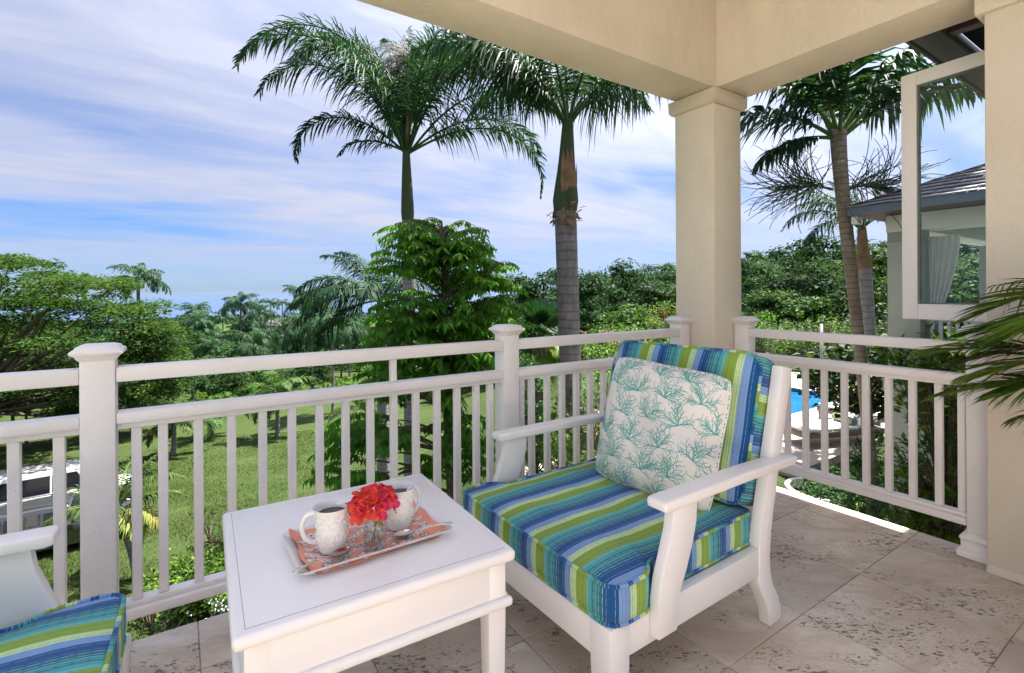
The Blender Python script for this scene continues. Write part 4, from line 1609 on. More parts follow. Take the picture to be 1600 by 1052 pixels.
put('soffit', Geo().box(e0x + .031, e1x - .031, e0y + .031, e1y - .031, ez + .005, ez + .02).mesh('soffit'), M['rafter'], pv)
# shingle courses: stepped, each course a strip that overhangs the one below
prot = put('roof', Geo().add([(e0x, e1y, ez + .10), (e1x, e1y, ez + .10), (e1x, e0y, ez + .10), (e0x, e0y, ez + .10), (2.29, -2.29, ez + 1.25), (2.29, -3.29, ez + 1.25)],
                             [(0, 4, 1), (1, 4, 5, 2), (2, 5, 3), (3, 5, 4, 0)]).mesh('roof'), M['shingle'], pv)
srng = random.Random(4)
NC = 16
hipx, hipy = 2.29 - e0x, 0
for side in ('x', 'y'):
    me_list = []
    for k in range(NC):
        f0, f1 = k / NC, (k + 1) / NC
        # distance from eave edge in plan
        D_ = 2.81
        z0, z1 = ez + .105 + 1.15 * f0 + .022, ez + .105 + 1.15 * f1 + .004
        if side == 'x':      # slope facing -x
            a0, a1 = e0y + D_ * f0, e1y - D_ * f0 * .92
            u = a0
            while u < a1 - .02:
                wv = min(srng.uniform(.10, .19), a1 - u)
                if u + wv > -3.2:
                    dz_ = srng.uniform(-.004, .008)
                    me_list.append(([(e0x - .02 + D_ * f0, u, z0 + dz_ - .014), (e0x - .02 + D_ * f0, u + wv - .006, z0 + dz_ - .014), (e0x - .02 + D_ * f0, u + wv - .006, z0 + dz_), (e0x - .02 + D_ * f0, u, z0 + dz_),
                                     (e0x + D_ * f1 + .03, u + wv - .006, z1), (e0x + D_ * f1 + .03, u, z1)]))
                u += wv
        else:
            a0, a1 = e0x + D_ * f0, e1x - D_ * f0
            u = a0
            while u < a1 - .02:
                wv = min(srng.uniform(.10, .19), a1 - u)
                dz_ = srng.uniform(-.004, .008)
                yy0, yy1 = e1y + .02 - D_ * .92 * f0, e1y - D_ * .92 * f1 - .03
                me_list.append(([(u + wv - .006, yy0, z0 + dz_ - .014), (u, yy0, z0 + dz_ - .014), (u, yy0, z0 + dz_), (u + wv - .006, yy0, z0 + dz_), (u, yy1, z1), (u + wv - .006, yy1, z1)]))
                u += wv
    sgm = Geo()
    for vs in me_list:
        sgm.add(vs, [(0, 3, 2, 1), (3, 5, 4, 2)])
    me = sgm.mesh('shingles')
    at_ = me.attributes.new('rnd', 'FLOAT', 'FACE')
    vals = []
    for _ in me_list:
        r__ = srng.random()
        vals += [r__, r__]
    at_.data.foreach_set('value', vals)
    sh = put('shingles', me, None, prot)
    stuff(sh)
    if 'shingle2' not in M:
        m = Mat('weathered_shingles')
        a_ = m.n('ShaderNodeAttribute', attribute_name='rnd')
        m.base(m.mix(m.ramp(m.noise(m.pos(), 12, 4), [(0.3, 0), (0.8, 0.4)]), m.ramp(a_.outputs['Fac'], [(0, (0.27, 0.25, 0.265)), (0.6, (0.38, 0.35, 0.365)), (1, (0.48, 0.44, 0.45))]), (0.14, 0.13, 0.14)))
        m.set(Roughness=0.85, Specular_IOR_Level=0.2)
        M['shingle2'] = m.m
    me.materials.append(M['shingle2'])
# balustrade of the pavilion
for (yy0, yy1) in ((-2.55, -.39),):
    put('hand_rail', Geo().box(.15, .22, yy0, yy1, ZB + .88, ZB + .94).mesh('hand_rail', .004), M['pav_white'], pv)
    put('foot_rail', Geo().box(.15, .22, yy0, yy1, ZB + .10, ZB + .15).mesh('foot_rail', .004), M['pav_white'], pv)
    bmesh_ = Geo().box(.165, .205, -.018, .018, ZB + .151, ZB + .879).mesh('baluster')
    bmesh_.materials.append(M['pav_white'])
    k = yy0 + .06
    while k < yy1:
        put('baluster', bmesh_, None, pv, (0, k, 0))
        k += .088
# curtain tied back at the column
m = Mat('white_curtain_cloth')
m.base((0.70, 0.70, 0.70))
m.set(Roughness=0.9, Specular_IOR_Level=0.1)
M['curtain'] = m.m


def curtain(label, x, y0, wtop, rz):
    g = Geo()
    nu, nv = 44, 40
    vs, fs, = [], []
    for j in range(nv + 1):
        t_ = j / nv                      # 0 top
        z = 2.0 * (1 - t_) + 0.06
        tie = 0.60
        if t_ < tie:
            wdt = wtop * (1 - 0.80 * (t_ / tie) ** 1.7)
        else:
            wdt = wtop * (0.20 + 0.62 * ((t_ - tie) / (1 - tie)) ** 0.7)
        for i in range(nu + 1):
            u = i / nu
            fold = 0.035 * math.sin(u * 30 + 1.2 * math.sin(3 * t_)) * (0.5 + 0.5 * wdt / wtop)
            bulge = 0.05 * math.exp(-((t_ - tie) / 0.06) ** 2) * math.sin(u * math.pi)
            vs.append((fold - bulge, -wdt * u - 0.02 * t_, z))
    for j in range(nv):
        for i in range(nu):
            a = j * (nu + 1) + i
            fs.append((a, a + 1, a + nu + 2, a + nu + 1))
    g.add(vs, fs)
    t = thing('curtain', label, 'curtain', (x, y0, 0.0), rz)
    put('drape', g.mesh('drape', smooth=True), M['curtain'], t)
    put('tie_band', Geo().tube([(0.06 * math.cos(a), -wtop * .10 + wtop * .14 * math.sin(a), 0.86) for a in np.linspace(0, 2 * math.pi, 20, endpoint=False)], 0.03, 6, True).mesh('tie_band', smooth=True), M['curtain'], t)
    return t


curtain('white curtain tied back at the pavilion column', 8.78, 2.61, 0.36, 0)
m = Mat('marbled_panel')
p = m.pos()
nz = m.noise(p, 4.5, 6, 0.65, 1.6)
m.base(m.ramp(nz, [(0.40, (0.70, 0.70, 0.72)), (0.49, (0.62, 0.62, 0.65)), (0.52, (0.09, 0.09, 0.12)), (0.56, (0.66, 0.66, 0.68)), (0.7, (0.72, 0.72, 0.73))]))
M['marble'] = m.m
db = thing('pavilion_daybed', 'daybed with white and dark veined cover inside the pavilion', 'daybed', (9.5, 1.5, 0.0))
put('base', Geo().box(-.45, .45, -.95, .75, 0.001, .38).mesh('base', .01), M['pav_white'], db)
put('mattress', Geo().box(-.46, .46, -.96, .76, .381, .60).mesh('mattress', .05, 3), M['marble'], db)
put('backrest', Geo().box(-.48, -.30, -.96, .76, .601, .86).mesh('backrest', .05, 3), M['marble'], db)
fl_ = thing('flood_lamp', 'small white flood lamp under the pavilion eave corner', 'lamp', (8.06, 3.22, 2.383 - 0.185))
put('housing', Geo().box(-.06, .06, -.04, .04, .06, .16).mesh('housing', .01), M['pav_white'], fl_)
put('bracket', Geo().tube([(0, 0, .161), (0, 0, .185)], .012, 6).mesh('bracket'), M['pav_white'], fl_)
# shelf bracket seen on the column
# ================================================================== parked cars
M['car_white'] = plain('white_car_paint', (0.62, 0.62, 0.625), 0.12, 0.5, Coat_Weight=1.0, Coat_Roughness=0.03)
M['car_silver'] = plain('silver_car_paint', (0.085, 0.09, 0.10), 0.22, 0.5, 0.6, Coat_Weight=1.0, Coat_Roughness=0.03)
M['car_glass'] = plain('dark_car_glass', (0.012, 0.014, 0.018), 0.04, 0.6)
M['tyre'] = plain('tyre_rubber', (0.02, 0.02, 0.02), 0.8)
M['rim'] = plain('alloy_rim', (0.45, 0.45, 0.46), 0.25, 0.5, 0.9)
M['red_lamp'] = plain('red_tail_lamp', (0.40, 0.015, 0.02), 0.15, 0.5)
M['lamp_clear'] = plain('clear_lamp', (0.75, 0.76, 0.78), 0.08, 0.6)
M['trim'] = plain('black_trim', (0.025, 0.025, 0.027), 0.5)


def make_car(label, loc, rz, mat, L=4.7, Wd=1.86, Hh=1.82, group=None):
    """x forward, rear at -L/2"""
    t = thing('parked_car', label, 'car', loc, rz, 'cars parked on the lawn')
    h2 = Wd / 2
    # body lower: stations along x with (half width, zlow, zbelt)
    st = [(-L / 2, .78, .45, .92), (-L / 2 + .05, .92, .36, 1.00), (-L / 2 + .5, .985, .30, 1.05), (-.6, 1.0, .28, 1.04), (.5, 1.0, .28, 1.02), (L / 2 - 1.25, .99, .28, 1.02), (L / 2 - .55, .96, .30, .98), (L / 2 - .12, .90, .34, .88), (L / 2, .76, .42, .70)]
    g = Geo()
    ring = []
    for (x, k, zl, zb) in st:
        w_ = h2 * k
        ring.append([(x, -w_ * .94, zl), (x, -w_, zl + .22), (x, -w_ * .995, zb - .12), (x, -w_ * .93, zb), (x, 0, zb + .035), (x, w_ * .93, zb), (x, w_ * .995, zb - .12), (x, w_, zl + .22), (x, w_ * .94, zl), (x, 0, zl)])
    n = 10
    vs = [p for r_ in ring for p in r_]
    fs = []
    for k in range(len(ring) - 1):
        for i in range(n):
            j = (i + 1) % n
            fs.append((k * n + i, (k + 1) * n + i, (k + 1) * n + j, k * n + j))
    fs.append(tuple(range(n)))
    fs.append(tuple((len(ring) - 1) * n + i for i in range(n - 1, -1, -1)))
    body = put('body', g.add(vs, fs).mesh('body', .02, 2), mat, t)
    # cabin
    xr, xf = -L / 2 + .10, L / 2 - 1.35
    prof = [(xr, 1.0), (xr + .10, 1.34), (xr + .22, Hh - .08), (xr + .42, Hh - .01), (-.1, Hh), (.45, Hh - .04), (xf - .15, 1.30), (xf + .18, 1.0)]
    cg_ = Geo()
    for s_, k in ((0.93, 0), ):
        pass
    vs = []
    for (x, z) in prof:
        tw = h2 * (0.93 - 0.20 * (z - 1.0) / (Hh - 1.0))
        vs += [(x, -tw, z), (x, tw, z)]
    m_ = len(prof)
    fs = []
    for k in range(m_ - 1):
        fs.append((2 * k, 2 * k + 1, 2 * k + 3, 2 * k + 2))
    fs.append(tuple(2 * k for k in range(m_ - 1, -1, -1)))
    fs.append(tuple(2 * k + 1 for k in range(m_)))
    put('cabin', cg_.add(vs, fs).mesh('cabin', .05, 3), mat, t)

    def wy(z):
        return h2 * (0.93 - 0.20 * (z - 1.0) / (Hh - 1.0)) + .006
    zt = Hh - .16
    cuts = [(xr + .26, xr + .95), (xr + 1.02, xr + 1.85), (xr + 1.92, xf - .28)]
    for s_ in (-1, 1):
        for k, (a, b) in enumerate(cuts):
            a2 = a + .06 if k == 0 else a
            b2 = b - .36 if k == 2 else b
            q_ = [(a, s_ * wy(1.10), 1.10), (b, s_ * wy(1.10), 1.10), (b2, s_ * wy(zt), zt), (a2, s_ * wy(zt), zt)]
            put('side_window', Geo().add(q_ + [(x, y - s_ * .012, z) for x, y, z in q_], [(0, 1, 2, 3), (7, 6, 5, 4), (0, 4, 5, 1), (1, 5, 6, 2), (2, 6, 7, 3), (3, 7, 4, 0)]).mesh('side_window'), M['car_glass'], t)
        put('roof_rail', Geo().tube([(xr + .5, s_ * (wy(Hh) - .10), Hh - .02), (xr + .6, s_ * (wy(Hh) - .10), Hh + .045), (.3, s_ * (wy(Hh) - .10), Hh + .045), (.45, s_ * (wy(Hh) - .10), Hh - .03)], .016, 6).mesh('roof_rail', smooth=True), M['trim'], t)
        put('tail_lamp', Geo().box(-L / 2 - .005, -L / 2 + .22, s_ * h2 * .93 - .07, s_ * h2 * .93 + .07, .86, 1.22).mesh('tail_lamp', .03, 2), M['red_lamp'], t)
        put('head_lamp', Geo().box(L / 2 - .40, L / 2 - .10, s_ * h2 * .80 - .16, s_ * h2 * .80 + .11, .68, .86).mesh('head_lamp', .04, 2), M['lamp_clear'], t)
        for k in range(2):
            put('door_handle', Geo().box(xr + 1.55 + .9 * k, xr + 1.72 + .9 * k, s_ * h2 - .012, s_ * h2 + .022, .92, .95).mesh('door_handle', .006), mat, t)
        put('mirror', Geo().box(xf - .25, xf - .12, s_ * h2 - .02 if s_ > 0 else -h2 - .2, h2 + .2 if s_ > 0 else -h2 + .02, 1.04, 1.19).mesh('mirror', .03, 2), mat, t)
        for x in (-L / 2 + .92, L / 2 - .92):
            wv_ = Geo()
            prof_ = [(.18, -.10), (.30, -.11), (.355, -.08), (.365, 0), (.355, .08), (.30, .11), (.18, .10)]
            wh = put('wheel', Geo().lathe([(r_, z_) for r_, z_ in prof_], 24).mesh('wheel', smooth=True, angle=50), M['tyre'], t, (x, s_ * (h2 - .11), .366), (math.pi / 2, 0, 0))
            put('rim', Geo().lathe([(0, .085), (.08, .09), (.20, .06), (.235, .085), (.235, -.085), (0, -.085)], 20).mesh('rim', smooth=True, angle=40), M['rim'], wh)
    rw = [(xr + .085, -.62, 1.30), (xr + .085, .62, 1.30), (xr + .215, .56, zt + .04), (xr + .215, -.56, zt + .04)]
    put('rear_window', Geo().add([(x - .02, y, z) for x, y, z in rw] + [(x + .02, y, z) for x, y, z in rw], [(0, 3, 2, 1), (4, 5, 6, 7), (0, 1, 5, 4), (1, 2, 6, 5), (2, 3, 7, 6), (3, 0, 4, 7)]).mesh('rear_window'), M['car_glass'], t)
    fw_ = [(xf + .10, -.70, 1.06), (xf + .10, .70, 1.06), (.52, .60, Hh - .10), (.52, -.60, Hh - .10)]
    put('windscreen', Geo().add([(x + .035, y, z + .012) for x, y, z in fw_] + [(x - .01, y, z) for x, y, z in fw_], [(0, 1, 2, 3), (7, 6, 5, 4), (0, 4, 5, 1), (1, 5, 6, 2), (2, 6, 7, 3), (3, 7, 4, 0)]).mesh('windscreen'), M['car_glass'], t)
    put('rear_bumper', Geo().box(-L / 2 - .06, -L / 2 + .14, -h2 * .9, h2 * .9, .42, .66).mesh('rear_bumper', .04, 2), M['trim'], t)
    put('number_plate', Geo().box(-L / 2 - .075, -L / 2 - .061, -.24, .24, .70, .82).mesh('number_plate'), M['lamp_clear'], t)
    return t


ca0 = -(math.pi / 2 - YAW)       # heading to the right of the picture
x_, y_ = spot(100, 19.6)
make_car('white off-road car parked beyond the left post', (x_, y_, float(terrain(x_, y_)) - 0.02), ca0 + R(40), M['car_white'], 4.7, 1.9, 1.86)
x_, y_ = spot(80, 16.6)
make_car('dark grey car with black windows parked in front of the white one', (x_, y_, float(terrain(x_, y_)) - 0.02), ca0 + R(36), M['car_silver'], 4.3, 1.78, 1.56)

# ================================================================== foliage library
class Leafy:
    """numpy collector of leaves (quads with a random tint per face)"""

    def __init__(self):
        self.V, self.Q, self.r, self.n = [], [], [], 0

    def add(self, V, Q, r):
        self.V.append(np.asarray(V, np.float32))
        self.Q.append(np.asarray(Q, np.int64) + self.n)
        self.r.append(np.asarray(r, np.float32))
        self.n += len(V)

    def arrays(self):
        return np.concatenate(self.V), np.concatenate(self.Q), np.concatenate(self.r)

    def mesh(self, name):
        V_, Q_, r_ = self.arrays()
        return fast_mesh(name, V_, [Q_], [r_])


def unit(a):
    return a / np.maximum(np.linalg.norm(a, axis=-1, keepdims=True), 1e-9)


def add_blades(L, B, D, Wd, ln, wd, hang, rnd, prof=((0, .45), (.35, 1), (.7, .78), (1, .03)), curl=0.0):
    """narrow leaflets: base B, direction D, width direction Wd (all (n,3)), drooping by hang"""
    n = len(B)
    k = len(prof)
    ss = np.array([p_[0] for p_ in prof])
    ws = np.array([p_[1] for p_ in prof])
    ln = np.broadcast_to(ln, (n,))
    wd = np.broadcast_to(wd, (n,))
    hang = np.broadcast_to(hang, (n,))
    P = B[:, None, :] + D[:, None, :] * (ln[:, None] * ss[None])[..., None]
    drop = hang[:, None] * ln[:, None] * ss[None] ** 2
    P[..., 2] -= drop
    P = P - D[:, None, :] * (0.35 * np.minimum(hang, 1.5)[:, None] * ln[:, None] * ss[None] ** 3 * 0.5)[..., None]
    wv = Wd[:, None, :] * (wd[:, None] * ws[None] * 0.5)[..., None]
    V_ = np.stack([P - wv, P + wv], 2).reshape(-1, 3)
    base = (np.arange(n) * 2 * k)[:, None]
    q_ = np.concatenate([base + np.array([[2 * i, 2 * i + 1, 2 * i + 3, 2 * i + 2]]) for i in range(k - 1)], 1).reshape(-1, 4)
    L.add(V_, q_, np.repeat(rnd, k - 1))


def add_leaves(L, B, D, N, ln, wd, fold, rnd):
    """folded leaf of two quads"""
    n = len(B)
    S = unit(np.cross(D, N))
    ln = np.broadcast_to(ln, (n,))[:, None]
    wd = np.broadcast_to(wd, (n,))[:, None]
    b = B
    l_ = B + D * ln * .45 - S * wd * .5 + N * wd * fold
    r_ = B + D * ln * .45 + S * wd * .5 + N * wd * fold
    t_ = B + D * ln
    t_ = t_ - N * ln * 0.10
    c_ = B + D * ln * .5
    V_ = np.stack([b, r_, t_, l_, c_], 1).reshape(-1, 3)
    o = (np.arange(n) * 5)[:, None]
    q_ = np.concatenate([o + np.array([[0, 1, 2, 4]]), o + np.array([[0, 4, 2, 3]])], 1).reshape(-1, 4)
    L.add(V_, q_, np.repeat(rnd, 2))


def add_cards(L, B, D, N, ln, wd, rnd):
    """simple single leaf (rhombus) for far crowns"""
    n = len(B)
    S = unit(np.cross(D, N))
    ln = np.broadcast_to(ln, (n,))[:, None]
    wd = np.broadcast_to(wd, (n,))[:, None]
    V_ = np.stack([B - D * ln * .5, B + S * wd * .5 - N * wd * .12, B + D * ln * .5, B - S * wd * .5 - N * wd * .12], 1).reshape(-1, 3)
    q_ = (np.arange(n) * 4)[:, None] + np.array([[0, 1, 2, 3]])
    L.add(V_, q_, rnd)


def tube_np(L, path, rad, n=5, rnd=0.5):
    path = np.asarray(path, float)
    m_ = len(path)
    rad = np.broadcast_to(rad, (m_,))
    t = unit(np.gradient(path, axis=0))
    up = np.where(np.abs(t[:, 2:3]) < .9, np.array([[0, 0, 1.]]), np.array([[1., 0, 0]]))
    a = unit(np.cross(t, up))
    for k in range(1, m_):          # keep frames aligned
        if (a[k] * a[k - 1]).sum() < 0:
            a[k] = -a[k]
    b = np.cross(t, a)
    an = 2 * np.pi * np.arange(n) / n
    V_ = path[:, None, :] + rad[:, None, None] * (a[:, None, :] * np.cos(an)[None, :, None] + b[:, None, :] * np.sin(an)[None, :, None])
    V_ = V_.reshape(-1, 3)
    ii_, jj_ = np.meshgrid(np.arange(m_ - 1), np.arange(n), indexing='ij')
    q_ = np.stack([ii_ * n + jj_, ii_ * n + (jj_ + 1) % n, (ii_ + 1) * n + (jj_ + 1) % n, (ii_ + 1) * n + jj_], -1).reshape(-1, 4)
    L.add(V_, q_, np.full(len(q_), rnd))


def rachis(base, hd, el0, droop, length, n=22, power=1.4, side=0.0):
    """curve in the vertical plane of heading hd (unit xy), side bends it sideways"""
    t = np.linspace(0, 1, n)
    el = np.radians(el0 - droop * t ** power)
    ds = length / (n - 1)
    hx_ = np.cos(el) * ds
    hz = np.sin(el) * ds
    x_ = np.concatenate([[0], np.cumsum(hx_[:-1])])
    z_ = np.concatenate([[0], np.cumsum(hz[:-1])])
    sd = np.array([-hd[1], hd[0]])
    P = np.zeros((n, 3))
    P[:, 0] = base[0] + hd[0] * x_ + sd[0] * side * t ** 2
    P[:, 1] = base[1] + hd[1] * x_ + sd[1] * side * t ** 2
    P[:, 2] = base[2] + z_
    return P


def add_frond(L, base, hd, el0, droop, length, rng, nl=70, ll=0.75, lw=0.035, t0=0.16, hang=0.55, plum=0.5, sweep=(20, 55), r_rach=0.03, tint=(0.1, 0.75), power=1.4, side=0.0, rtint=0.62, jag=0.12):
    P = rachis(base, hd, el0, droop, length, 24, power, side)
    tt = np.linspace(0, 1, 24)
    tube_np(L, P, r_rach * (1 - tt * .85), 5, rtint)
    T = unit(np.gradient(P, axis=0))
    t = np.repeat(np.linspace(t0, 0.995, nl), 2) + rng.normal(0, .004, nl * 2)
    t = np.clip(t, 0, 1)
    sg = np.tile([1.0, -1.0], nl)
    B = np.stack([np.interp(t, tt, P[:, i]) for i in range(3)], 1)
    Tt = unit(np.stack([np.interp(t, tt, T[:, i]) for i in range(3)], 1))
    horiz = np.array([-hd[1], hd[0], 0.0])
    Sv = unit(horiz[None] - Tt * (Tt @ horiz)[:, None])
    Up = np.cross(Sv, Tt)
    Up = Up * np.sign(Up[:, 2:3] + 1e-6)
    sw = np.radians(sweep[0] + (sweep[1] - sweep[0]) * t + rng.normal(0, 5, len(t)))
    upk = 0.22 + plum * rng.uniform(-1, 1, len(t))
    D = unit(Sv * sg[:, None] * np.cos(sw)[:, None] + Tt * np.sin(sw)[:, None] + Up * upk[:, None])
    prof = np.sin(np.pi * np.clip((t - t0) / (1 - t0), 0, 1) ** 0.62 * 0.93 + 0.16)
    ln = ll * np.clip(prof, 0.18, 1) * (1 + rng.normal(0, jag, len(t)))
    Wd = unit(Tt - D * (Tt * D).sum(1, keepdims=True))
    rn = np.clip(rng.uniform(tint[0], tint[1], len(t)), 0, 1)
    add_blades(L, B, D, Wd, ln, lw, hang * (0.7 + 0.6 * rng.random(len(t))), rn)


def heading(a_deg):
    """heading from the camera's view: 0 right, 90 away, 180 left, 270 towards the camera"""
    a = math.radians(a_deg)
    v = RT * math.cos(a) + FW * math.sin(a)
    return np.array([v[0], v[1]])


M['palm'] = leaf_mat('palm_leaf', (0.012, 0.038, 0.020), (0.025, 0.070, 0.028), (0.075, 0.135, 0.040), 0.36, 0.22, 0.5, (0.24, 0.20, 0.09))
M['palm_y'] = leaf_mat('palm_leaf_bright', (0.035, 0.080, 0.015), (0.075, 0.135, 0.022), (0.16, 0.21, 0.035), 0.4, 0.25, 0.4, (0.34, 0.26, 0.05))
M['coco'] = leaf_mat('coconut_leaf', (0.020, 0.050, 0.015), (0.050, 0.100, 0.022), (0.13, 0.175, 0.035), 0.4, 0.25, 0.45, (0.36, 0.28, 0.07))
M['pot_palm'] = leaf_mat('potted_palm_leaf', (0.035, 0.075, 0.016), (0.085, 0.145, 0.022), (0.18, 0.25, 0.035), 0.38, 0.2, 0.45)
M['broad'] = leaf_mat('broad_leaf', (0.034, 0.105, 0.012), (0.075, 0.185, 0.020), (0.155, 0.280, 0.032), 0.38, 0.50, 0.4, (0.26, 0.27, 0.03))
M['rain'] = leaf_mat('feathery_leaf', (0.011, 0.040, 0.010), (0.028, 0.074, 0.014), (0.066, 0.124, 0.024), 0.55, 0.38, 0.25)
M['wood1'] = leaf_mat('woodland_leaf', (0.008, 0.028, 0.010), (0.020, 0.054, 0.014), (0.048, 0.090, 0.022), 0.5, 0.30, 0.3)
M['wood3'] = leaf_mat('woodland_leaf_dark', (0.008, 0.024, 0.010), (0.018, 0.046, 0.016), (0.042, 0.080, 0.024), 0.5, 0.25, 0.3)
M['wood2'] = leaf_mat('woodland_leaf_light', (0.018, 0.048, 0.010), (0.040, 0.084, 0.015), (0.078, 0.124, 0.026), 0.5, 0.30, 0.3)
M['shrub'] = leaf_mat('shrub_leaf', (0.024, 0.070, 0.010), (0.060, 0.135, 0.016), (0.15, 0.24, 0.030), 0.3, 0.28, 0.5, (0.26, 0.26, 0.04))
M['dark_shrub'] = leaf_mat('dark_glossy_leaf', (0.012, 0.036, 0.010), (0.026, 0.068, 0.018), (0.060, 0.115, 0.030), 0.28, 0.18, 0.5)
M['bark_grey'] = bark_mat('grey_ringed_palm_bark', (0.27, 0.25, 0.255), (0.175, 0.16, 0.165), 7.0)
M['bark_dark'] = bark_mat('dark_ringed_palm_bark', (0.22, 0.205, 0.21), (0.12, 0.11, 0.115), 6.0)
M['bark_brown'] = bark_mat('brown_ringed_palm_bark', (0.30, 0.25, 0.20), (0.16, 0.12, 0.09), 11.0)
M['bark'] = bark_mat('tree_bark', (0.16, 0.13, 0.10), (0.075, 0.058, 0.045))
M['shaft_green'] = bark_mat('green_crownshaft', (0.066, 0.088, 0.048), (0.045, 0.066, 0.034), 0, 4.0)
M['husk'] = bark_mat('palm_husk', (0.26, 0.17, 0.10), (0.14, 0.085, 0.05))
M['infl'] = plain('dry_flower_strands', (0.15, 0.14, 0.115), 0.8)
M['strand'] = plain('green_flower_strands', (0.065, 0.095, 0.040), 0.7)


def gz(x, y):
    return float(terrain(x, y))


def trunk_mesh(path, rad, n=14):
    L = Leafy()
    tube_np(L, path, rad, n, 0.5)
    V_, Q_, _ = L.arrays()
    return fast_mesh('trunk', V_, [Q_], None, True)


def smooth_path(pts, n=18):
    pts = np.asarray(pts, float)
    t = np.linspace(0, 1, len(pts))
    q_ = np.linspace(0, 1, n)
    out = np.zeros((n, 3))
    for i in range(3):
        c = np.polyfit(t, pts[:, i], min(3, len(pts) - 1))
        out[:, i] = np.polyval(c, q_)
    return out


# ================================================================== the four near palms
def near_palm(name, label, d, trunk_px, fr_top, fronds, rad, mat_t, mat_l, rng, shaft=None, **fk):
    """trunk_px: (px, height z or None) from base to crown; fr_top: crown point (px, py)"""
    pts = []
    for (px, py) in trunk_px:
        x, y = spot(px, d)
        z = gz(x, y) - 0.1 if py is None else high(py, d, px)
        pts.append((x, y, z))
    base = np.array(pts[0])
    t = thing(name, label, 'palm tree', tuple(base))
    P = smooth_path(pts, 30) - base
    r_ = np.interp(np.linspace(0, 1, 30), np.linspace(0, 1, len(rad)), rad)
    put('trunk', trunk_mesh(P, r_, 16), mat_t, t)
    cx, cy = spot(fr_top[0], d)
    top = np.array([cx, cy, high(fr_top[1], d, fr_top[0])]) - base
    if shaft:
        spx, r0, r1, r2 = shaft[:4]
        sb = P[-1]
        sp = np.linspace(sb, top, 10)
        put('crownshaft', trunk_mesh(sp, np.interp(np.linspace(0, 1, 10), [0, .12, .5, 1], [r0, r0 * 1.12, r1, r2]), 14), M[shaft[4] if len(shaft) > 4 else 'shaft_green'], t)
    for (a, el0, droop, length, *ex) in fronds:
        kw = dict(fk)
        if ex:
            kw.update(ex[0])
        L = Leafy()
        h_ = heading(a)
        b = top + np.array([h_[0], h_[1], 0]) * 0.06 + np.array([0, 0, rng.uniform(-.12, .05)])
        add_frond(L, b, h_, el0, droop, length, rng, **kw)
        put('frond', L.mesh('frond'), mat_l, t)
    return t, top


rg1 = np.random.default_rng(101)
# royal palm in the middle of the picture
royal = dict(nl=120, ll=1.05, lw=0.040, hang=0.58, plum=0.85, sweep=(20, 68), r_rach=0.040, tint=(0.03, 0.55), power=1.75)
t1, top1 = near_palm('royal_palm', 'tall royal palm with green crownshaft rising behind the broadleaf tree', 14.0,
                     [(641, None), (641, 640), (639, 480), (638, 345)], (636, 236),
                     [(176, 76, 150, 7.4), (188, 42, 150, 3.9, dict(ll=.62)), (165, 84, 135, 6.2), (198, 72, 140, 6.0), (150, 82, 105, 5.6), (95, 87, 40, 4.4), (184, 66, 135, 5.4), (120, 84, 70, 5.0), (75, 85, 70, 5.2),
                      (12, 54, 118, 5.6), (-8, 26, 140, 5.1, dict(ll=.46, tint=(.2, .75))), (28, 76, 105, 5.6), (-30, 68, 125, 5.4), (60, 82, 85, 5.6), (5, 70, 110, 5.8), (240, 64, 140, 4.8), (300, 66, 130, 4.8), (110, 62, 125, 4.8), (20, 40, 110, 4.8), (214, 14, 80, 2.0, dict(ll=.4, nl=50))],
                     [0.26, 0.19, 0.17, 0.16], M['bark_grey'], M['palm'], rg1, ('x', .165, .15, .10), **royal)
# hanging dry inflorescence of the royal palm
L = Leafy()
for k in range(150):
    a = rg1.uniform(0, 6.28)
    s0 = top1 + np.array([0.10 * RT[0], 0.10 * RT[1], 2.55 + rg1.uniform(-.25, .2)])
    h_ = np.array([math.cos(a), math.sin(a)])
    P = rachis(s0, h_, rg1.uniform(-10, 55), rg1.uniform(90, 140), rg1.uniform(1.0, 1.9), 9, .8)
    tube_np(L, P, np.linspace(.012, .004, 9), 3, .5)
put('flower_strands', L.mesh('flower_strands'), M['infl'], t1)
put('flower_stalk', trunk_mesh(np.array([top1 + [0.03, 0, 0.1], top1 + [0.06 * RT[0], .06 * RT[1], 1.3], top1 + [.1 * RT[0], .1 * RT[1], 2.35]]), np.array([.05, .04, .03]), 8), M['husk'], t1)

rg2 = np.random.default_rng(202)
royal2 = dict(nl=96, ll=0.86, lw=0.036, hang=0.8, plum=0.75, sweep=(15, 60), r_rach=0.036, tint=(0.02, 0.5))
t2, top2 = near_palm('royal_palm', 'royal palm with dark grey trunk left of the corner column', 9.8,
                     [(902, None), (893, 640), (888, 480), (884, 330)], (889, 186),
                     [(176, 48, 72, 3.3), (190, 58, 90, 3.5), (165, 62, 84, 3.8), (205, 60, 100, 3.2), (150, 72, 92, 3.6), (3, 50, 76, 3.1), (-12, 54, 92, 3.2), (18, 60, 90, 3.3), (90, 80, 60, 3.4), (120, 68, 100, 3.2), (60, 68, 100, 3.2), (248, 60, 110, 3.0), (292, 58, 105, 3.0), (40, 45, 70, 3.0), (135, 50, 85, 3.3)],
                     [0.27, 0.215, 0.21, 0.215], M['bark_dark'], M['palm'], rg2, ('x', .225, .165, .10), **royal2)
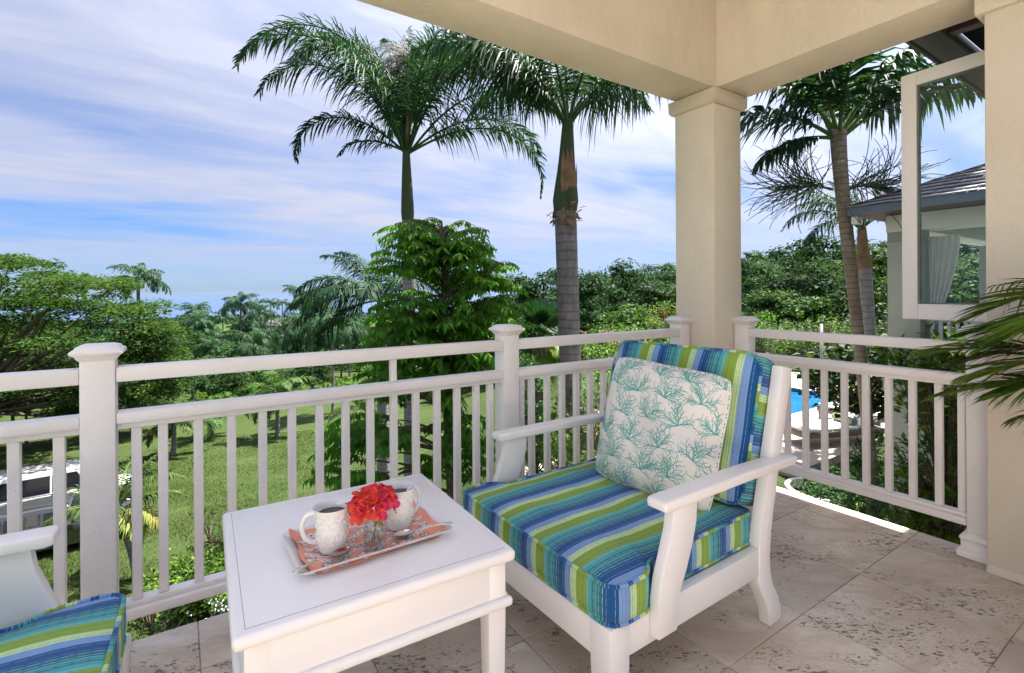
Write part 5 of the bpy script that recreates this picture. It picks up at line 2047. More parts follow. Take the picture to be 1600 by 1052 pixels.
# loose husk around the top of that trunk
L = Leafy()
for k in range(26):
    a = rg2.uniform(0, 6.28)
    sb = np.array(spot(884, 9.8) + (high(330, 9.8, 884),)) - np.array(t2.location)
    B = sb + np.array([math.cos(a) * .22, math.sin(a) * .22, rg2.uniform(-.22, .08)])
    D = unit(np.array([[math.cos(a) * .5, math.sin(a) * .5, rg2.uniform(-1, .6)]]))
    add_blades(L, B[None], D, np.array([[-math.sin(a), math.cos(a), 0]]), rg2.uniform(.12, .30), rg2.uniform(.06, .14), .3, np.array([.5]))
put('loose_husk', L.mesh('loose_husk'), M['husk'], t2)['kind'] = 'stuff'
xs = np.array(spot(884, 9.8) + (high(300, 9.8, 884),)) - np.array(t2.location)
L = Leafy()
for k in range(7):     # peeling strips of the crownshaft
    a = 3.9 + k * .35
    B = xs + np.array([math.cos(a) * .225, math.sin(a) * .225, .1 * (k % 3) - .15])
    add_blades(L, B[None], unit(np.array([[math.cos(a) * .02, math.sin(a) * .02, 1.0]])), np.array([[-math.sin(a), math.cos(a), 0]]), .9 - .08 * k, .12, -.02, np.array([.5]))
put('shaft_husk', L.mesh('shaft_husk'), M['husk'], t2)['kind'] = 'stuff'

rg3 = np.random.default_rng(303)
coc = dict(nl=64, ll=0.74, lw=0.048, hang=0.70, plum=0.35, sweep=(25, 60), r_rach=0.034, tint=(0.02, 0.5), rtint=0.9, t0=.2)
t3, top3 = near_palm('coconut_palm', 'leaning palm with ringed brown trunk right of the corner column', 7.4,
                     [(1364, None), (1352, 640), (1336, 480), (1319, 320), (1311, 205)], (1311, 205),
                     [(176, 34, 66, 1.75), (168, 58, 60, 1.9), (188, 2, 62, 1.45, dict(ll=.42)), (115, 70, 50, 1.8), (75, 74, 45, 1.9), (20, 52, 46, 2.2), (-5, 40, 60, 2.1), (45, 60, 50, 2.0), (250, 66, 70, 1.7), (300, 60, 70, 1.8), (345, 50, 62, 2.2), (8, 62, 48, 2.2), (215, 60, 70, 1.5)],
                     [0.088, 0.078, 0.080, 0.090, 0.108], M['bark_brown'], M['palm'], rg3, None, **coc)
# its two panicles of green stringy flower stalks
for (a0, nm) in ((178, 0), (4, 1)):
    L = Leafy()
    h0 = heading(a0)
    sb = top3 + np.array([h0[0] * .08, h0[1] * .08, -0.86])
    main = rachis(sb, h0, 14, 30, .62, 10, 1.2)
    tube_np(L, main, np.linspace(.022, .010, 10), 5, .5)
    for k in range(130):
        i = rg3.integers(2, 10)
        a = a0 + rg3.normal(0, 48)
        h_ = heading(a)
        el = rg3.uniform(-45, 62)
        P = rachis(main[i], h_, el, rg3.uniform(-90, 90), rg3.uniform(.4, 1.0), 14, 1.0, rg3.normal(0, .25))
        P[:, 2] += .02 * np.sin(np.linspace(0, rg3.uniform(6, 14), 14))
        tube_np(L, P, np.linspace(.008, .0045, 14), 3, .5)
    put('flower_panicle', L.mesh('flower_panicle'), M['strand'], t3)

rg4 = np.random.default_rng(404)
near_palm('royal_palm', 'small palm with grey trunk behind the leaning palm by the pavilion', 11.5,
          [(1362, None), (1358, 560), (1354, 480), (1350, 420)], (1347, 352),
          [(178, 40, 105, 2.0), (188, 20, 100, 1.6), (170, 60, 110, 2.0), (95, 75, 60, 1.7), (10, 50, 95, 1.9), (-12, 40, 100, 1.8), (30, 60, 100, 1.8), (245, 50, 110, 1.6), (300, 50, 110, 1.6), (140, 60, 100, 1.7)],
          [0.17, 0.155, 0.15, 0.15], M['bark_grey'], M['palm'], rg4, ('x', .145, .115, .08, 'husk'), nl=70, ll=.42, lw=.030, hang=.75, plum=.5, r_rach=.024, tint=(.05, .6))

# palm half hidden by the broadleaf tree, and coconut behind the left post
rg5 = np.random.default_rng(505)
near_palm('royal_palm', 'royal palm with long drooping fronds left of the broadleaf tree', 18.5,
          [(598, None), (597, 640), (596, 560), (595, 520)], (594, 470),
          [(178, 30, 90, 3.6), (165, 62, 70, 3.2), (192, 12, 80, 3.4), (185, -10, 75, 3.0), (150, 70, 80, 3.3), (95, 80, 60, 3.2), (30, 60, 95, 3.3), (0, 40, 100, 3.2), (230, 40, 110, 3.0), (270, 45, 110, 2.6), (310, 50, 110, 3.0), (208, 45, 100, 3.3), (172, 89, 4, 2.1, dict(ll=.10, nl=20))],
          [0.25, 0.2, 0.19, 0.18], M['bark_grey'], M['palm'], rg5, ('x', .19, .18, .1), nl=105, ll=.72, lw=.046, hang=.62, plum=.75, r_rach=.04, tint=(.0, .5))
near_palm('coconut_palm', 'young coconut palm with a yellow frond behind the large left post', 14.6,
          [(214, None), (206, 870), (196, 840)], (178, 800),
          [(5, 62, 92, 2.3), (20, 40, 80, 1.9), (-12, 30, 110, 1.8, dict(tint=(.94, 1.0))), (-25, 5, 80, 1.5, dict(tint=(.9, 1.0))), (60, 76, 60, 2.0), (175, 45, 85, 2.2), (190, 20, 80, 2.1), (160, 62, 80, 2.2), (110, 70, 80, 2.0), (235, 40, 95, 1.8), (300, 45, 100, 1.8)],
          [0.14, 0.11, 0.10], M['bark_dark'], M['coco'], rg5, None, nl=56, ll=.50, lw=.040, hang=.55, plum=.25, r_rach=.03, tint=(.05, .7), rtint=.9)

# ================================================================== broadleaf tree behind the railing
rgb = np.random.default_rng(606)
DB = 9.3
bx, by = spot(716, DB)
btree = thing('broadleaf_tree', 'bright green broadleaf tree with rows of drooping leaves behind the railing', 'tree', (bx, by, gz(bx, by) - 0.05))
bz = gz(bx, by) - 0.05


def bpt(px, py, dd=0.0):
    x, y = spot(px, DB + dd)
    return np.array([x, y, high(py, DB + dd, px)]) - np.array([bx, by, bz])


tp = smooth_path([bpt(716, 860), bpt(706, 745), bpt(697, 690), bpt(696, 560), bpt(694, 430), bpt(690, 365)], 26)
tp[0, 2] = min(tp[0, 2], 0.0)
L = Leafy()
tube_np(L, tp, np.linspace(.125, .018, 26), 9)
put('trunk', fast_mesh('trunk', *(lambda a: (a[0], [a[1]], None, True))(L.arrays())), M['bark_grey' if False else 'bark'], btree)
# envelope of the crown: rows py -> (px left, px right)
env_y = [345, 365, 390, 410, 450, 500, 540, 580, 640, 700, 750, 790]
env_l = [640, 625, 598, 590, 588, 585, 576, 560, 500, 482, 470, 470]
env_r = [720, 745, 770, 785, 803, 805, 795, 790, 778, 775, 770, 765]
limbs = Leafy()
crown = Leafy()
NB = 104
tips_b = []
for k in range(NB):
    py = rgb.choice([rgb.uniform(352, 600), rgb.uniform(600, 780)], p=[.76, .24])
    pl, pr_ = np.interp(py, env_y, env_l), np.interp(py, env_y, env_r)
    u = rgb.uniform(0, 1)
    tips_b.append((py, pl + (pr_ - pl) * u, (pr_ - pl) / 2 / FOC * DB, abs(2 * u - 1), rgb.choice([-1, -1, 1])))
for k in range(NB * 6):
    py, px, hw_, uu, sgn_ = tips_b[k // 6]
    dep = math.sqrt(max(0, 1 - uu ** 2)) * hw_ * sgn_ * rgb.uniform(.6, .95)
    py = py + rgb.normal(0, 11)
    tip = bpt(px + rgb.normal(0, 15), py, dep + rgb.normal(0, .16))
    i = int(np.clip(np.searchsorted(-(-tp[:, 2]), tip[2] - rgb.uniform(.15, .7)), 4, 25))
    root = tp[min(i, 25)]
    v = tip - root
    # twig begins part way out, arches and ends at the tip with a droop
    Ltw = min(np.linalg.norm(v) * .8, rgb.uniform(.55, 1.0))
    hdv = v.copy()
    hdv[2] *= .35
    hdv = unit(hdv[None])[0]
    start = tip - hdv * Ltw - np.array([0, 0, rgb.uniform(-.1, .18)])
    nseg = 9
    tq = np.linspace(0, 1, nseg)[:, None]
    P = start + (tip - start) * tq
    P[:, 2] += (.16 * np.sin(np.pi * tq[:, 0] * .8) - .10 * tq[:, 0] ** 3) * Ltw
    tube_np(limbs, P, np.linspace(.010, .004, nseg), 3)
    if k % 3 == 0:
        mid = (root + start) / 2 + np.array([0, 0, .12])
        tube_np(limbs, smooth_path([root, mid, start], 6), np.linspace(.032, .011, 6), 5)
    nl_ = int(Ltw / .056)
    ts = np.linspace(.12, 1.0, nl_)
    B = np.stack([np.interp(ts, tq[:, 0], P[:, j]) for j in range(3)], 1)
    B = np.repeat(B, 2, 0)
    T = unit((tip - start)[None])[0]
    S = unit(np.cross(T, [0, 0, 1.])[None])[0]
    sg = np.tile([1., -1.], nl_)
    n_ = len(B)
    D = unit(S[None] * sg[:, None] * rgb.uniform(.45, .95, (n_, 1)) + T[None] * rgb.uniform(.1, .5, (n_, 1)) + np.array([[0, 0, -1.0]]) * rgb.uniform(.45, 1.15, (n_, 1)))
    N = unit(np.cross(D, np.cross(np.array([[0, 0, 1.]]) + rgb.normal(0, .15, (n_, 3)), D)))
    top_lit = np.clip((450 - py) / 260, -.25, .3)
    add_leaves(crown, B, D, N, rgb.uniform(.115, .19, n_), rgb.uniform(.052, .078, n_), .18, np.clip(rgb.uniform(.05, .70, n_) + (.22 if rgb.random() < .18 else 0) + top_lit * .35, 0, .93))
put('limbs', fast_mesh('limbs', *(lambda a: (a[0], [a[1]], None, True))(limbs.arrays())), M['bark'], btree)
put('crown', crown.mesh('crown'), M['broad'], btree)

# ================================================================== spreading tree at left
rgl = np.random.default_rng(707)
DL = 23.5
lx, ly = spot(-70, DL)
ltree = thing('spreading_tree', 'wide spreading tree with feathery green layers at the left edge', 'tree', (lx, ly, gz(lx, ly) - .1))
lo = np.array([lx, ly, gz(lx, ly) - .1])
crown, limbs = Leafy(), Leafy()
fork = np.array([0, 0, 3.6])
tube_np(limbs, smooth_path([(0, 0, 0), (.15, .1, 1.8), fork], 8), np.linspace(.55, .36, 8), 12)
pads = []
# silhouette rows: px -> top py
sil_x = [-520, -300, -150, 0, 60, 130, 180, 230, 265, 285]
sil_y = [560, 430, 390, 386, 398, 418, 434, 462, 500, 560]
for k in range(330):
    px = rgl.uniform(-480, 282)
    topy = np.interp(px, sil_x, sil_y)
    dd = rgl.uniform(-4.5, 8.0)
    edge_ = np.clip((285 - px) / 160, .25, 1)
    dd *= edge_
    py = topy + (rgl.beta(1.0, 1.35) * (640 - topy)) * (1.0 if px > -200 else .8) + 5
    x, y = spot(px, DL + dd)
    # keep silhouette from the nominal distance
    z = high(py, DL + dd, px)
    pads.append((np.array([x, y, z]) - lo, rgl.uniform(.6, 1.5)))
main_dirs = []
for k, (c, r_) in enumerate(pads):
    nleaf = int(330 * r_)
    rr_ = np.sqrt(rgl.random(nleaf)) * r_
    an = rgl.uniform(0, 2 * np.pi, nleaf)
    B = np.stack([rr_ * np.cos(an), rr_ * np.sin(an), rgl.normal(0, .12, nleaf) - .17 * (rr_ / r_) ** 2 * r_], 1) + c
    D = unit(np.stack([np.cos(an) + rgl.normal(0, .6, nleaf), np.sin(an) + rgl.normal(0, .6, nleaf), rgl.normal(-.15, .35, nleaf)], 1))
    N = unit(np.stack([rgl.normal(0, .6, nleaf), rgl.normal(0, .6, nleaf), np.ones(nleaf)], 1))
    tone = rgl.uniform(-.12, .18)
    add_cards(crown, B, D, N, rgl.uniform(.16, .28, nleaf), rgl.uniform(.07, .11, nleaf), np.clip(rgl.uniform(.1, .8, nleaf) + tone, 0, 1))
    if k % 3 == 0:
        mid = fork * .55 + c * .45 + np.array([0, 0, rgl.uniform(-.6, .2)])
        tube_np(limbs, smooth_path([fork + rgl.normal(0, .1, 3), mid, c - [0, 0, .1]], 12), np.linspace(.085, .02, 12), 5)
for k in range(7):           # the heavy low limbs seen at the edge of the picture
    px, py = [(40, 545), (70, 500), (105, 545), (10, 520), (130, 520), (90, 470), (150, 556)][k]
    x, y = spot(px, DL - 2.5)
    c = np.array([x, y, high(py, DL - 2.5, px)]) - lo
    mid = fork * .5 + c * .5 + np.array([0, 0, -.4 + .12 * k])
    tube_np(limbs, smooth_path([fork, mid, c], 14), np.linspace(.20, .05, 14), 7)
put('trunk', fast_mesh('trunk', *(lambda a: (a[0], [a[1]], None, True))(limbs.arrays())), M['bark'], ltree)
put('crown', crown.mesh('crown'), M['rain'], ltree)

# ================================================================== woodland crowns (shared shapes)
def crown_arrays(rng, ncl, nleaf, lsz, rx=1.0, rz=0.72, clr=0.42, low=-0.35, droop=0.0):
    """unit crown (radius about 1, centre at origin): leaf cards on lumpy clusters"""
    L = Leafy()
    for k in range(ncl):
        u = rng.uniform(low, 1.0)
        a = rng.uniform(0, 2 * np.pi)
        rad = math.sqrt(max(0.0, 1 - u * u)) * rng.uniform(.45, .92)
        c = np.array([rad * math.cos(a) * rx, rad * math.sin(a) * rx, u * rz * rng.uniform(.7, 1.0)])
        cr = clr * rng.uniform(.65, 1.25)
        n = max(4, int(nleaf / ncl * rng.uniform(.7, 1.3)))
        d = unit(rng.normal(0, 1, (n, 3)))
        d[:, 2] = np.abs(d[:, 2]) * np.where(rng.random(n) < .92, 1, -.6)
        B = c + d * cr * (rng.random((n, 1)) ** .45) * np.array([1, 1, .62])
        N = unit(d + rng.normal(0, .30, (n, 3)) + np.array([0, 0, .45]))
        D = unit(np.cross(N, rng.normal(0, 1, (n, 3)) + .01) + np.array([0, 0, -droop]))
        tone = rng.uniform(-.22, .26)
        add_cards(L, B, D, N, lsz * rng.uniform(.7, 1.3, n), lsz * rng.uniform(.4, .7, n), np.clip(rng.uniform(.12, .72, n) + tone, 0, .95))
    return L.arrays()


def stem_arrays(rng, h=1.0, r=0.05, nlimb=4):
    L = Leafy()
    tube_np(L, smooth_path([(0, 0, 0), (rng.normal(0, .05), rng.normal(0, .05), h * .5), (0, 0, h)], 7), np.linspace(r, r * .55, 7), 7)
    for k in range(nlimb):
        a = 2 * np.pi * k / nlimb + rng.uniform(-.5, .5)
        tube_np(L, smooth_path([(0, 0, h * .78), (.25 * math.cos(a), .25 * math.sin(a), h * 1.02), (.6 * math.cos(a), .6 * math.sin(a), h * 1.2)], 6), np.linspace(r * .5, r * .15, 6), 5)
    return L.arrays()


rgw = np.random.default_rng(808)
C_HI = [crown_arrays(rgw, 38, 3400, .078, clr=.30) for _ in range(4)]
C_MD = [crown_arrays(rgw, 26, 1000, .125, clr=.32) for _ in range(5)]
C_LO = [crown_arrays(rgw, 16, 380, .20, clr=.36) for _ in range(5)]
C_FAR = [crown_arrays(rgw, 9, 90, .52) for _ in range(4)]


def palm_arrays(rng, nf, nl, ll, lw, L_=1.0, hang=.6, plum=.5, droop=105):
    L = Leafy()
    for k in range(nf):
        a = 2 * np.pi * k / nf + rng.uniform(-.3, .3)
        el = rng.uniform(15, 80) if k % 3 else rng.uniform(-5, 30)
        add_frond(L, np.zeros(3), np.array([math.cos(a), math.sin(a)]), el, droop * rng.uniform(.8, 1.15), L_ * rng.uniform(.85, 1.1), rng, nl=nl, ll=ll, lw=lw, hang=hang, plum=plum, r_rach=.012, tint=(.05, .75))
    return L.arrays()


P_MD = [palm_arrays(rgw, 19, 46, .26, .022, 1.0, .8, .6, 112) for _ in range(3)]
P_FAR = [palm_arrays(rgw, 14, 16, .26, .06, 1.0, .8) for _ in range(3)]
P_COCO = [palm_arrays(rgw, 14, 46, .27, .022, 1.0, .5, .2, 95) for _ in range(3)]


def bake(items):
    """join (arrays, pos, scale xyz, rot, tint) into one array set"""
    Vs, Qs, Rs, n = [], [], [], 0
    for (V_, Q_, r_), pos_, sc, rot, tn in items:
        c, s = math.cos(rot), math.sin(rot)
        X = V_ * np.array(sc, np.float32)
        X = np.stack([X[:, 0] * c - X[:, 1] * s, X[:, 0] * s + X[:, 1] * c, X[:, 2]], 1) + np.array(pos_, np.float32)
        Vs.append(X)
        Qs.append(Q_ + n)
        Rs.append(np.clip(r_ + tn, 0, .95))
        n += len(X)
    return np.concatenate(Vs), np.concatenate(Qs), np.concatenate(Rs)


def wood(name, label, cat, polar, mat):
    """polar: list of (bearing range deg, r range, count, crowns, radius range)"""
    items = []
    stems = Leafy()
    for (t0, t1_, r0, r1, cnt, crowns, s0, s1, gap) in polar:
        for k in range(cnt):
            th = math.radians(rgw.uniform(t0, t1_))
            r_ = math.sqrt(rgw.uniform(r0 * r0, r1 * r1))
            x, y = r_ * math.cos(th), r_ * math.sin(th)
            if gap and math.sin(x * .045 + 1.3) * math.sin(y * .038 + .4) > gap:
                continue
            s = rgw.uniform(s0, s1)
            z = gz(x, y) + s * rgw.uniform(.75, 1.35)
            items.append((crowns[rgw.integers(len(crowns))], (x, y, z), (s, s, s * rgw.uniform(.8, 1.25)), rgw.uniform(0, 6.28), rgw.normal(0, .20)))
    V_, Q_, r_ = bake(items)
    o = put(name, fast_mesh(name, V_, [Q_], [r_]), mat)
    return stuff(o, label, cat)


wood('hill_forest', 'dense green forest covering the hillside at right', 'forest',
     [(6, 64, 40, 85, 105, C_HI, 2.2, 4.6, 0), (6, 62, 85, 160, 270, C_MD, 2.6, 5.6, 0), (6, 60, 150, 262, 560, C_LO, 2.8, 6.0, 0)], M['wood1'])
wood('valley_wood', 'mixed green woodland between the lawn and the sea', 'forest',
     [(60, 112, 45, 66, 105, C_MD, 1.2, 2.4, .75), (60, 112, 62, 120, 260, C_MD, 1.8, 3.4, .75), (58, 112, 120, 300, 560, C_LO, 2.4, 4.2, .6), (50, 112, 300, 940, 900, C_FAR, 3.0, 6.0, 0)], M['wood1'])
wood('light_wood', 'lighter green tree crowns scattered through the forest', 'forest',
     [(6, 60, 45, 90, 34, C_HI, 1.8, 3.2, 0), (6, 60, 90, 240, 130, C_MD, 2.2, 3.8, 0), (60, 110, 60, 250, 80, C_MD, 1.6, 3.0, .35)], M['wood2'])

wood('dark_wood', 'dark bluish green tree crowns scattered through the hillside', 'forest',
     [(6, 60, 48, 95, 22, C_HI, 2.2, 4.2, 0), (6, 60, 95, 250, 110, C_MD, 2.4, 5.0, 0), (60, 110, 60, 250, 60, C_MD, 1.8, 3.4, .4)], M['wood3'])

# ================================================================== single trees, palms and shrubs
SH = {}


def shape(kind, i):
    """shared mesh of a crown variant with its material"""
    if (kind, i) not in SH:
        arr, mat = {'hi': (C_HI, 'wood1'), 'hi2': (C_HI, 'wood2'), 'palm': (P_MD, 'palm'), 'palmfar': (P_FAR, 'palm'), 'coco': (P_COCO, 'coco'), 'bush': (C_MD, 'shrub'), 'bushd': (C_HI, 'dark_shrub')}[kind]
        V_, Q_, r_ = arr[i % len(arr)]
        me = fast_mesh('crown', V_, [Q_], [r_])
        me.materials.append(M[mat])
        SH[(kind, i)] = me
    return SH[(kind, i)]


stem_me = []
for k in range(2):
    V_, Q_, _ = stem_arrays(rgw)
    me = fast_mesh('trunk', V_, [Q_], None, True)
    me.materials.append(M['bark'])
    stem_me.append(me)
pt_me = trunk_mesh(np.array([(0, 0, 0), (.004, 0, .3), (0, .004, .7), (0, 0, 1.0)]), np.array([.022, .017, .016, .014]) * 1.0, 9)
pt_me.materials.append(M['bark_grey'])


def one_tree(name, label, px, d, top_py, rad, kind='hi', var=0, cat='tree', group=None, flat=1.0):
    x, y = spot(px, d)
    z0 = gz(x, y) - .1
    zt = high(top_py, d, px)
    h = max(zt - z0, rad)
    cz = h - rad * .72 * flat
    t = thing(name, label, cat, (x, y, z0), 0, group)
    o = put('crown', shape(kind, var), None, t, (0, 0, cz), (0, 0, rgw.uniform(0, 6.28)), (rad, rad, rad * flat))
    s_h = max(cz * .85, .2)
    put('trunk', stem_me[var % 2], None, t, (0, 0, 0), (0, 0, rgw.uniform(0, 6.28)), (max(1.0, rad * .8),) * 2 + (s_h,))
    return t


def one_palm(name, label, px, d, crown_py, rad, kind='palm', var=0, group=None, lean=0.0, spear=True, thick=1.0):
    x, y = spot(px, d)
    z0 = gz(x, y) - .1
    h = max(high(crown_py, d, px) - z0, .5)
    t = thing(name, label, 'palm tree', (x, y, z0), 0, group)
    put('crown', shape(kind, var), None, t, (lean, 0, h), (0, 0, rgw.uniform(0, 6.28)), (rad, rad, rad))
    tw = (max(6.0, h * .8) if kind != 'coco' else 6.5) * thick
    o = put('trunk', pt_me, None, t, (0, 0, 0), (0, math.atan2(lean, h), 0), (tw, tw, h))
    return t


# grove behind the parked cars and under the spreading tree
for k, (px, d, ty, r_) in enumerate([(-60, 29, 560, 2.4), (-10, 30, 545, 2.6), (40, 29, 575, 2.4), (85, 30, 585, 2.4), (125, 31, 560, 2.6), (165, 31, 590, 2.4), (205, 33, 575, 2.5), (245, 33, 580, 2.4), (20, 36, 530, 3.0), (95, 36, 545, 3.0), (170, 38, 550, 3.0), (270, 40, 560, 2.6)]):
    one_tree('grove_tree', 'leafy green tree of the grove behind the parked cars', px, d, ty, r_, 'hi', k, 'tree', 'grove behind the parked cars')
# palms standing in the valley, from the left
palms = [
    (216, 46, 437, 3.0, 'palm', 'royal palm rising above the right edge of the spreading tree'),
    (307, 115, 487, 4.2, 'palm', 'lone palm against the sea right of the spreading tree'),
    (348, 125, 497, 3.8, 'palm', 'lower palm left of the tall sea view palm'),
    (376, 82, 476, 3.9, 'palm', 'tall dark royal palm crossing the sea horizon at left'),
    (401, 150, 478, 4.0, 'palmfar', 'small palm just right of the tall sea view palm'),
    (423, 190, 476, 4.2, 'palmfar', 'leftmost of three small palms on the sea horizon'),
    (441, 200, 474, 4.2, 'palmfar', 'middle one of three small palms on the sea horizon'),
    (459, 190, 480, 4.0, 'palmfar', 'rightmost of three small palms on the sea horizon'),
    (407, 95, 490, 3.4, 'palm', 'palm with drooping crown below the small horizon palms'),
    (478, 62, 470, 3.6, 'palm', 'leafy palm at the right end of the sea view'),
    (396, 52, 540, 3.3, 'palm', 'broad crowned palm in the middle of the valley'),
    (446, 58, 518, 3.2, 'palm', 'slim palm in the cluster left of the broadleaf tree'),
    (487, 46, 516, 3.0, 'palm', 'palm in front of the cluster with its crown above the rail'),
    (519, 37, 504, 3.0, 'palm', 'grey trunked royal palm nearest the left side of the broadleaf tree'),
    (545, 55, 515, 3.2, 'palm', 'palm tucked behind the fronds beside the broadleaf tree'),
    (330, 60, 545, 2.6, 'palm', 'low palm under the sea view left of the valley clearing'),
    (811, 150, 470, 4.0, 'palmfar', 'tiny palm against the sea right of the broadleaf tree'),
    (829, 170, 468, 4.2, 'palmfar', 'tiny palm on the slope left of the dark palm trunk'),
    (867, 160, 461, 4.2, 'palmfar', 'small hill palm just left of the dark palm trunk'),
]
for k, (px, d, cy_, rad, kind, lab) in enumerate(palms):
    one_palm('valley_palm', lab, px, d, cy_, rad, kind, k)
for k in range(26):
    one_palm('valley_palm', 'dark palm in the crowd of palms between lawn and sea', rgw.uniform(285, 580), rgw.uniform(58, 115), rgw.uniform(502, 548), rgw.uniform(2.6, 3.4), 'palm', k, 'crowd of palms between lawn and sea')
# ridge palms on the hill
for k, (px, cy_, d) in enumerate([(1004, 432, 190), (1014, 428, 192), (1024, 430, 188), (1034, 427, 194), (1046, 426, 190), (1170, 409, 185), (1178, 410, 187), (1186, 407, 184), (1210, 407, 180), (1224, 405, 182), (992, 436, 190), (1252, 404, 176)]):
    one_palm('ridge_palm', 'tiny palm on the skyline of the forested hill', px, d, cy_ - 8, 3.4, 'palmfar', k, 'palms on the hill skyline')
for k, (px, cy_, d) in enumerate([(935, 470, 120), (972, 462, 130), (1012, 452, 110), (1180, 436, 105), (1204, 446, 90), (1246, 430, 110), (1276, 440, 95), (1300, 428, 120), (1388, 430, 80)]):
    one_palm('hillside_palm', 'palm standing among the trees of the forested hillside', px, d, cy_, 3.2, 'palm', k, 'palms within the hillside forest')
# young coconut palms on the lawn
one_palm('coconut_palm', 'young coconut palm with upright fronds alone on the lawn', 432, 30.5, 611, 2.6, 'coco', 0, 'coconut palms on the lawn', 0.0, False, 1.1)
one_palm('coconut_palm', 'coconut palm at the lawn edge nearest the large left post', 268, 27.0, 660, 2.2, 'coco', 1, 'coconut palms on the lawn', 0.1, False, 1.1)
one_palm('coconut_palm', 'coconut palm on the lawn right of the one nearest the post', 328, 31.0, 655, 2.1, 'coco', 2, 'coconut palms on the lawn', -.1, False, 1.1)
one_palm('coconut_palm', 'bushy coconut palm left of the lawn under the sea view', 300, 44.0, 580, 2.6, 'coco', 1, None, 0, False)
one_palm('coconut_palm', 'spreading coconut palm right of the lawn behind the railing stub', 560, 33.0, 640, 2.4, 'coco', 2, None, 0, False)
# border shrubs beyond the lawn
for k in range(22):
    px = 285 + k * 24 + rgw.uniform(-8, 8)
    one_tree('border_shrub', 'low green shrub in the border beyond the lawn', px, rgw.uniform(42, 52), rgw.uniform(596, 616), rgw.uniform(1.0, 1.9), 'bush', k, 'shrub', 'border shrubs beyond the lawn')
# nearer single trees of the wood
for k, (px, d, ty, r_, kind, lab) in enumerate([
        (300, 62, 520, 3.2, 'hi', 'round dark tree left of the valley palms'),
        (350, 70, 528, 3.0, 'hi2', 'light green tree behind the valley palms'),
        (420, 64, 545, 2.8, 'hi', 'dark tree under the tall valley palms'),
        (330, 50, 590, 2.6, 'hi', 'dense tree left of the young coconut palm'),
        (375, 48, 598, 2.4, 'hi', 'dark rounded tree above the middle rail'),
        (470, 46, 590, 2.2, 'hi2', 'bright bushy tree right of the young coconut palm'),
        (820, 40, 500, 3.0, 'hi2', 'yellow green tree beside the fan palm'),
        (930, 44, 486, 3.6, 'hi', 'dark rounded tree right of the grey palm trunk'),
        (985, 40, 482, 3.8, 'hi2', 'wide pale tree left of the corner column'),
        (1035, 46, 470, 3.2, 'hi', 'tree touching the left edge of the corner column'),
        (1185, 44, 470, 3.4, 'hi', 'tree just right of the corner column above the rail'),
        (1225, 42, 455, 4.0, 'hi2', 'tall bright tree between column and leaning palm'),
        (1280, 40, 470, 3.2, 'hi', 'dark tree left of the leaning palm trunk'),
        (1385, 34, 392, 4.4, 'hi2', 'airy tree crown behind the pavilion corner'),
        (1460, 36, 420, 4.6, 'hi', 'tree seen through the open pavilion'),
        (1530, 34, 410, 4.6, 'hi2', 'tree seen through the right part of the window'),
        (1330, 30, 500, 2.6, 'hi', 'low tree between the two palm trunks at right'),
        (640, 50, 560, 3.0, 'hi', 'tree behind the broadleaf tree near the railing stub'),
        (745, 46, 540, 3.0, 'hi', 'tree behind the broadleaf tree near the middle post')]):
    one_tree('woodland_tree', lab, px, d, ty, r_, kind, k)

# ================================================================== fan palm
rgf = np.random.default_rng(909)
fx_, fy_ = spot(842, 13.6)
fz = gz(fx_, fy_) - .1
fp = thing('fan_palm', 'fan palm with shaggy trunk between the middle post and the grey palm trunk', 'palm tree', (fx_, fy_, fz))
fh = high(530, 13.6, 842) - fz
put('trunk', trunk_mesh(np.array([(0, 0, 0), (.03, 0, fh * .5), (0, 0, fh)]), np.array([.24, .2, .2]), 12), M['bark'], fp)
for k in range(26):
    a = rgf.uniform(0, 360)
    el = rgf.uniform(20, 86) if k < 18 else rgf.uniform(-60, 5)
    h_ = heading(a)
    L = Leafy()
    ps = rachis(np.array([0, 0, fh]), h_, el, 18, rgf.uniform(.45, .7), 6)
    tube_np(L, ps, np.linspace(.018, .012, 6), 4, .9)
    c = ps[-1]
    T = unit((ps[-1] - ps[-2])[None])[0]
    S = unit(np.cross(T, [0, 0, 1.])[None])[0]
    an = np.radians(np.linspace(-118, 118, 34))
    D = unit(T[None] * np.cos(an)[:, None] + S[None] * np.sin(an)[:, None] + rgf.normal(0, .03, (34, 3)))
    U = np.cross(S, T)
    Wd = unit(np.cross(D, U[None]))
    tn = (.05, .5) if k < 18 else (.5, .9)
    add_blades(L, np.repeat(c[None], 34, 0), D, Wd, .72 * (1 - .25 * np.abs(an) / 2.1), .062, .12 if k < 18 else .5, rgf.uniform(tn[0], tn[1], 34), ((0, .3), (.45, 1), (.75, .6), (1, .03)))
    put('fan_leaf', L.mesh('fan_leaf'), M['palm'] if k < 18 else M['husk_leaf'] if 'husk_leaf' in M else M['palm_y'], fp)

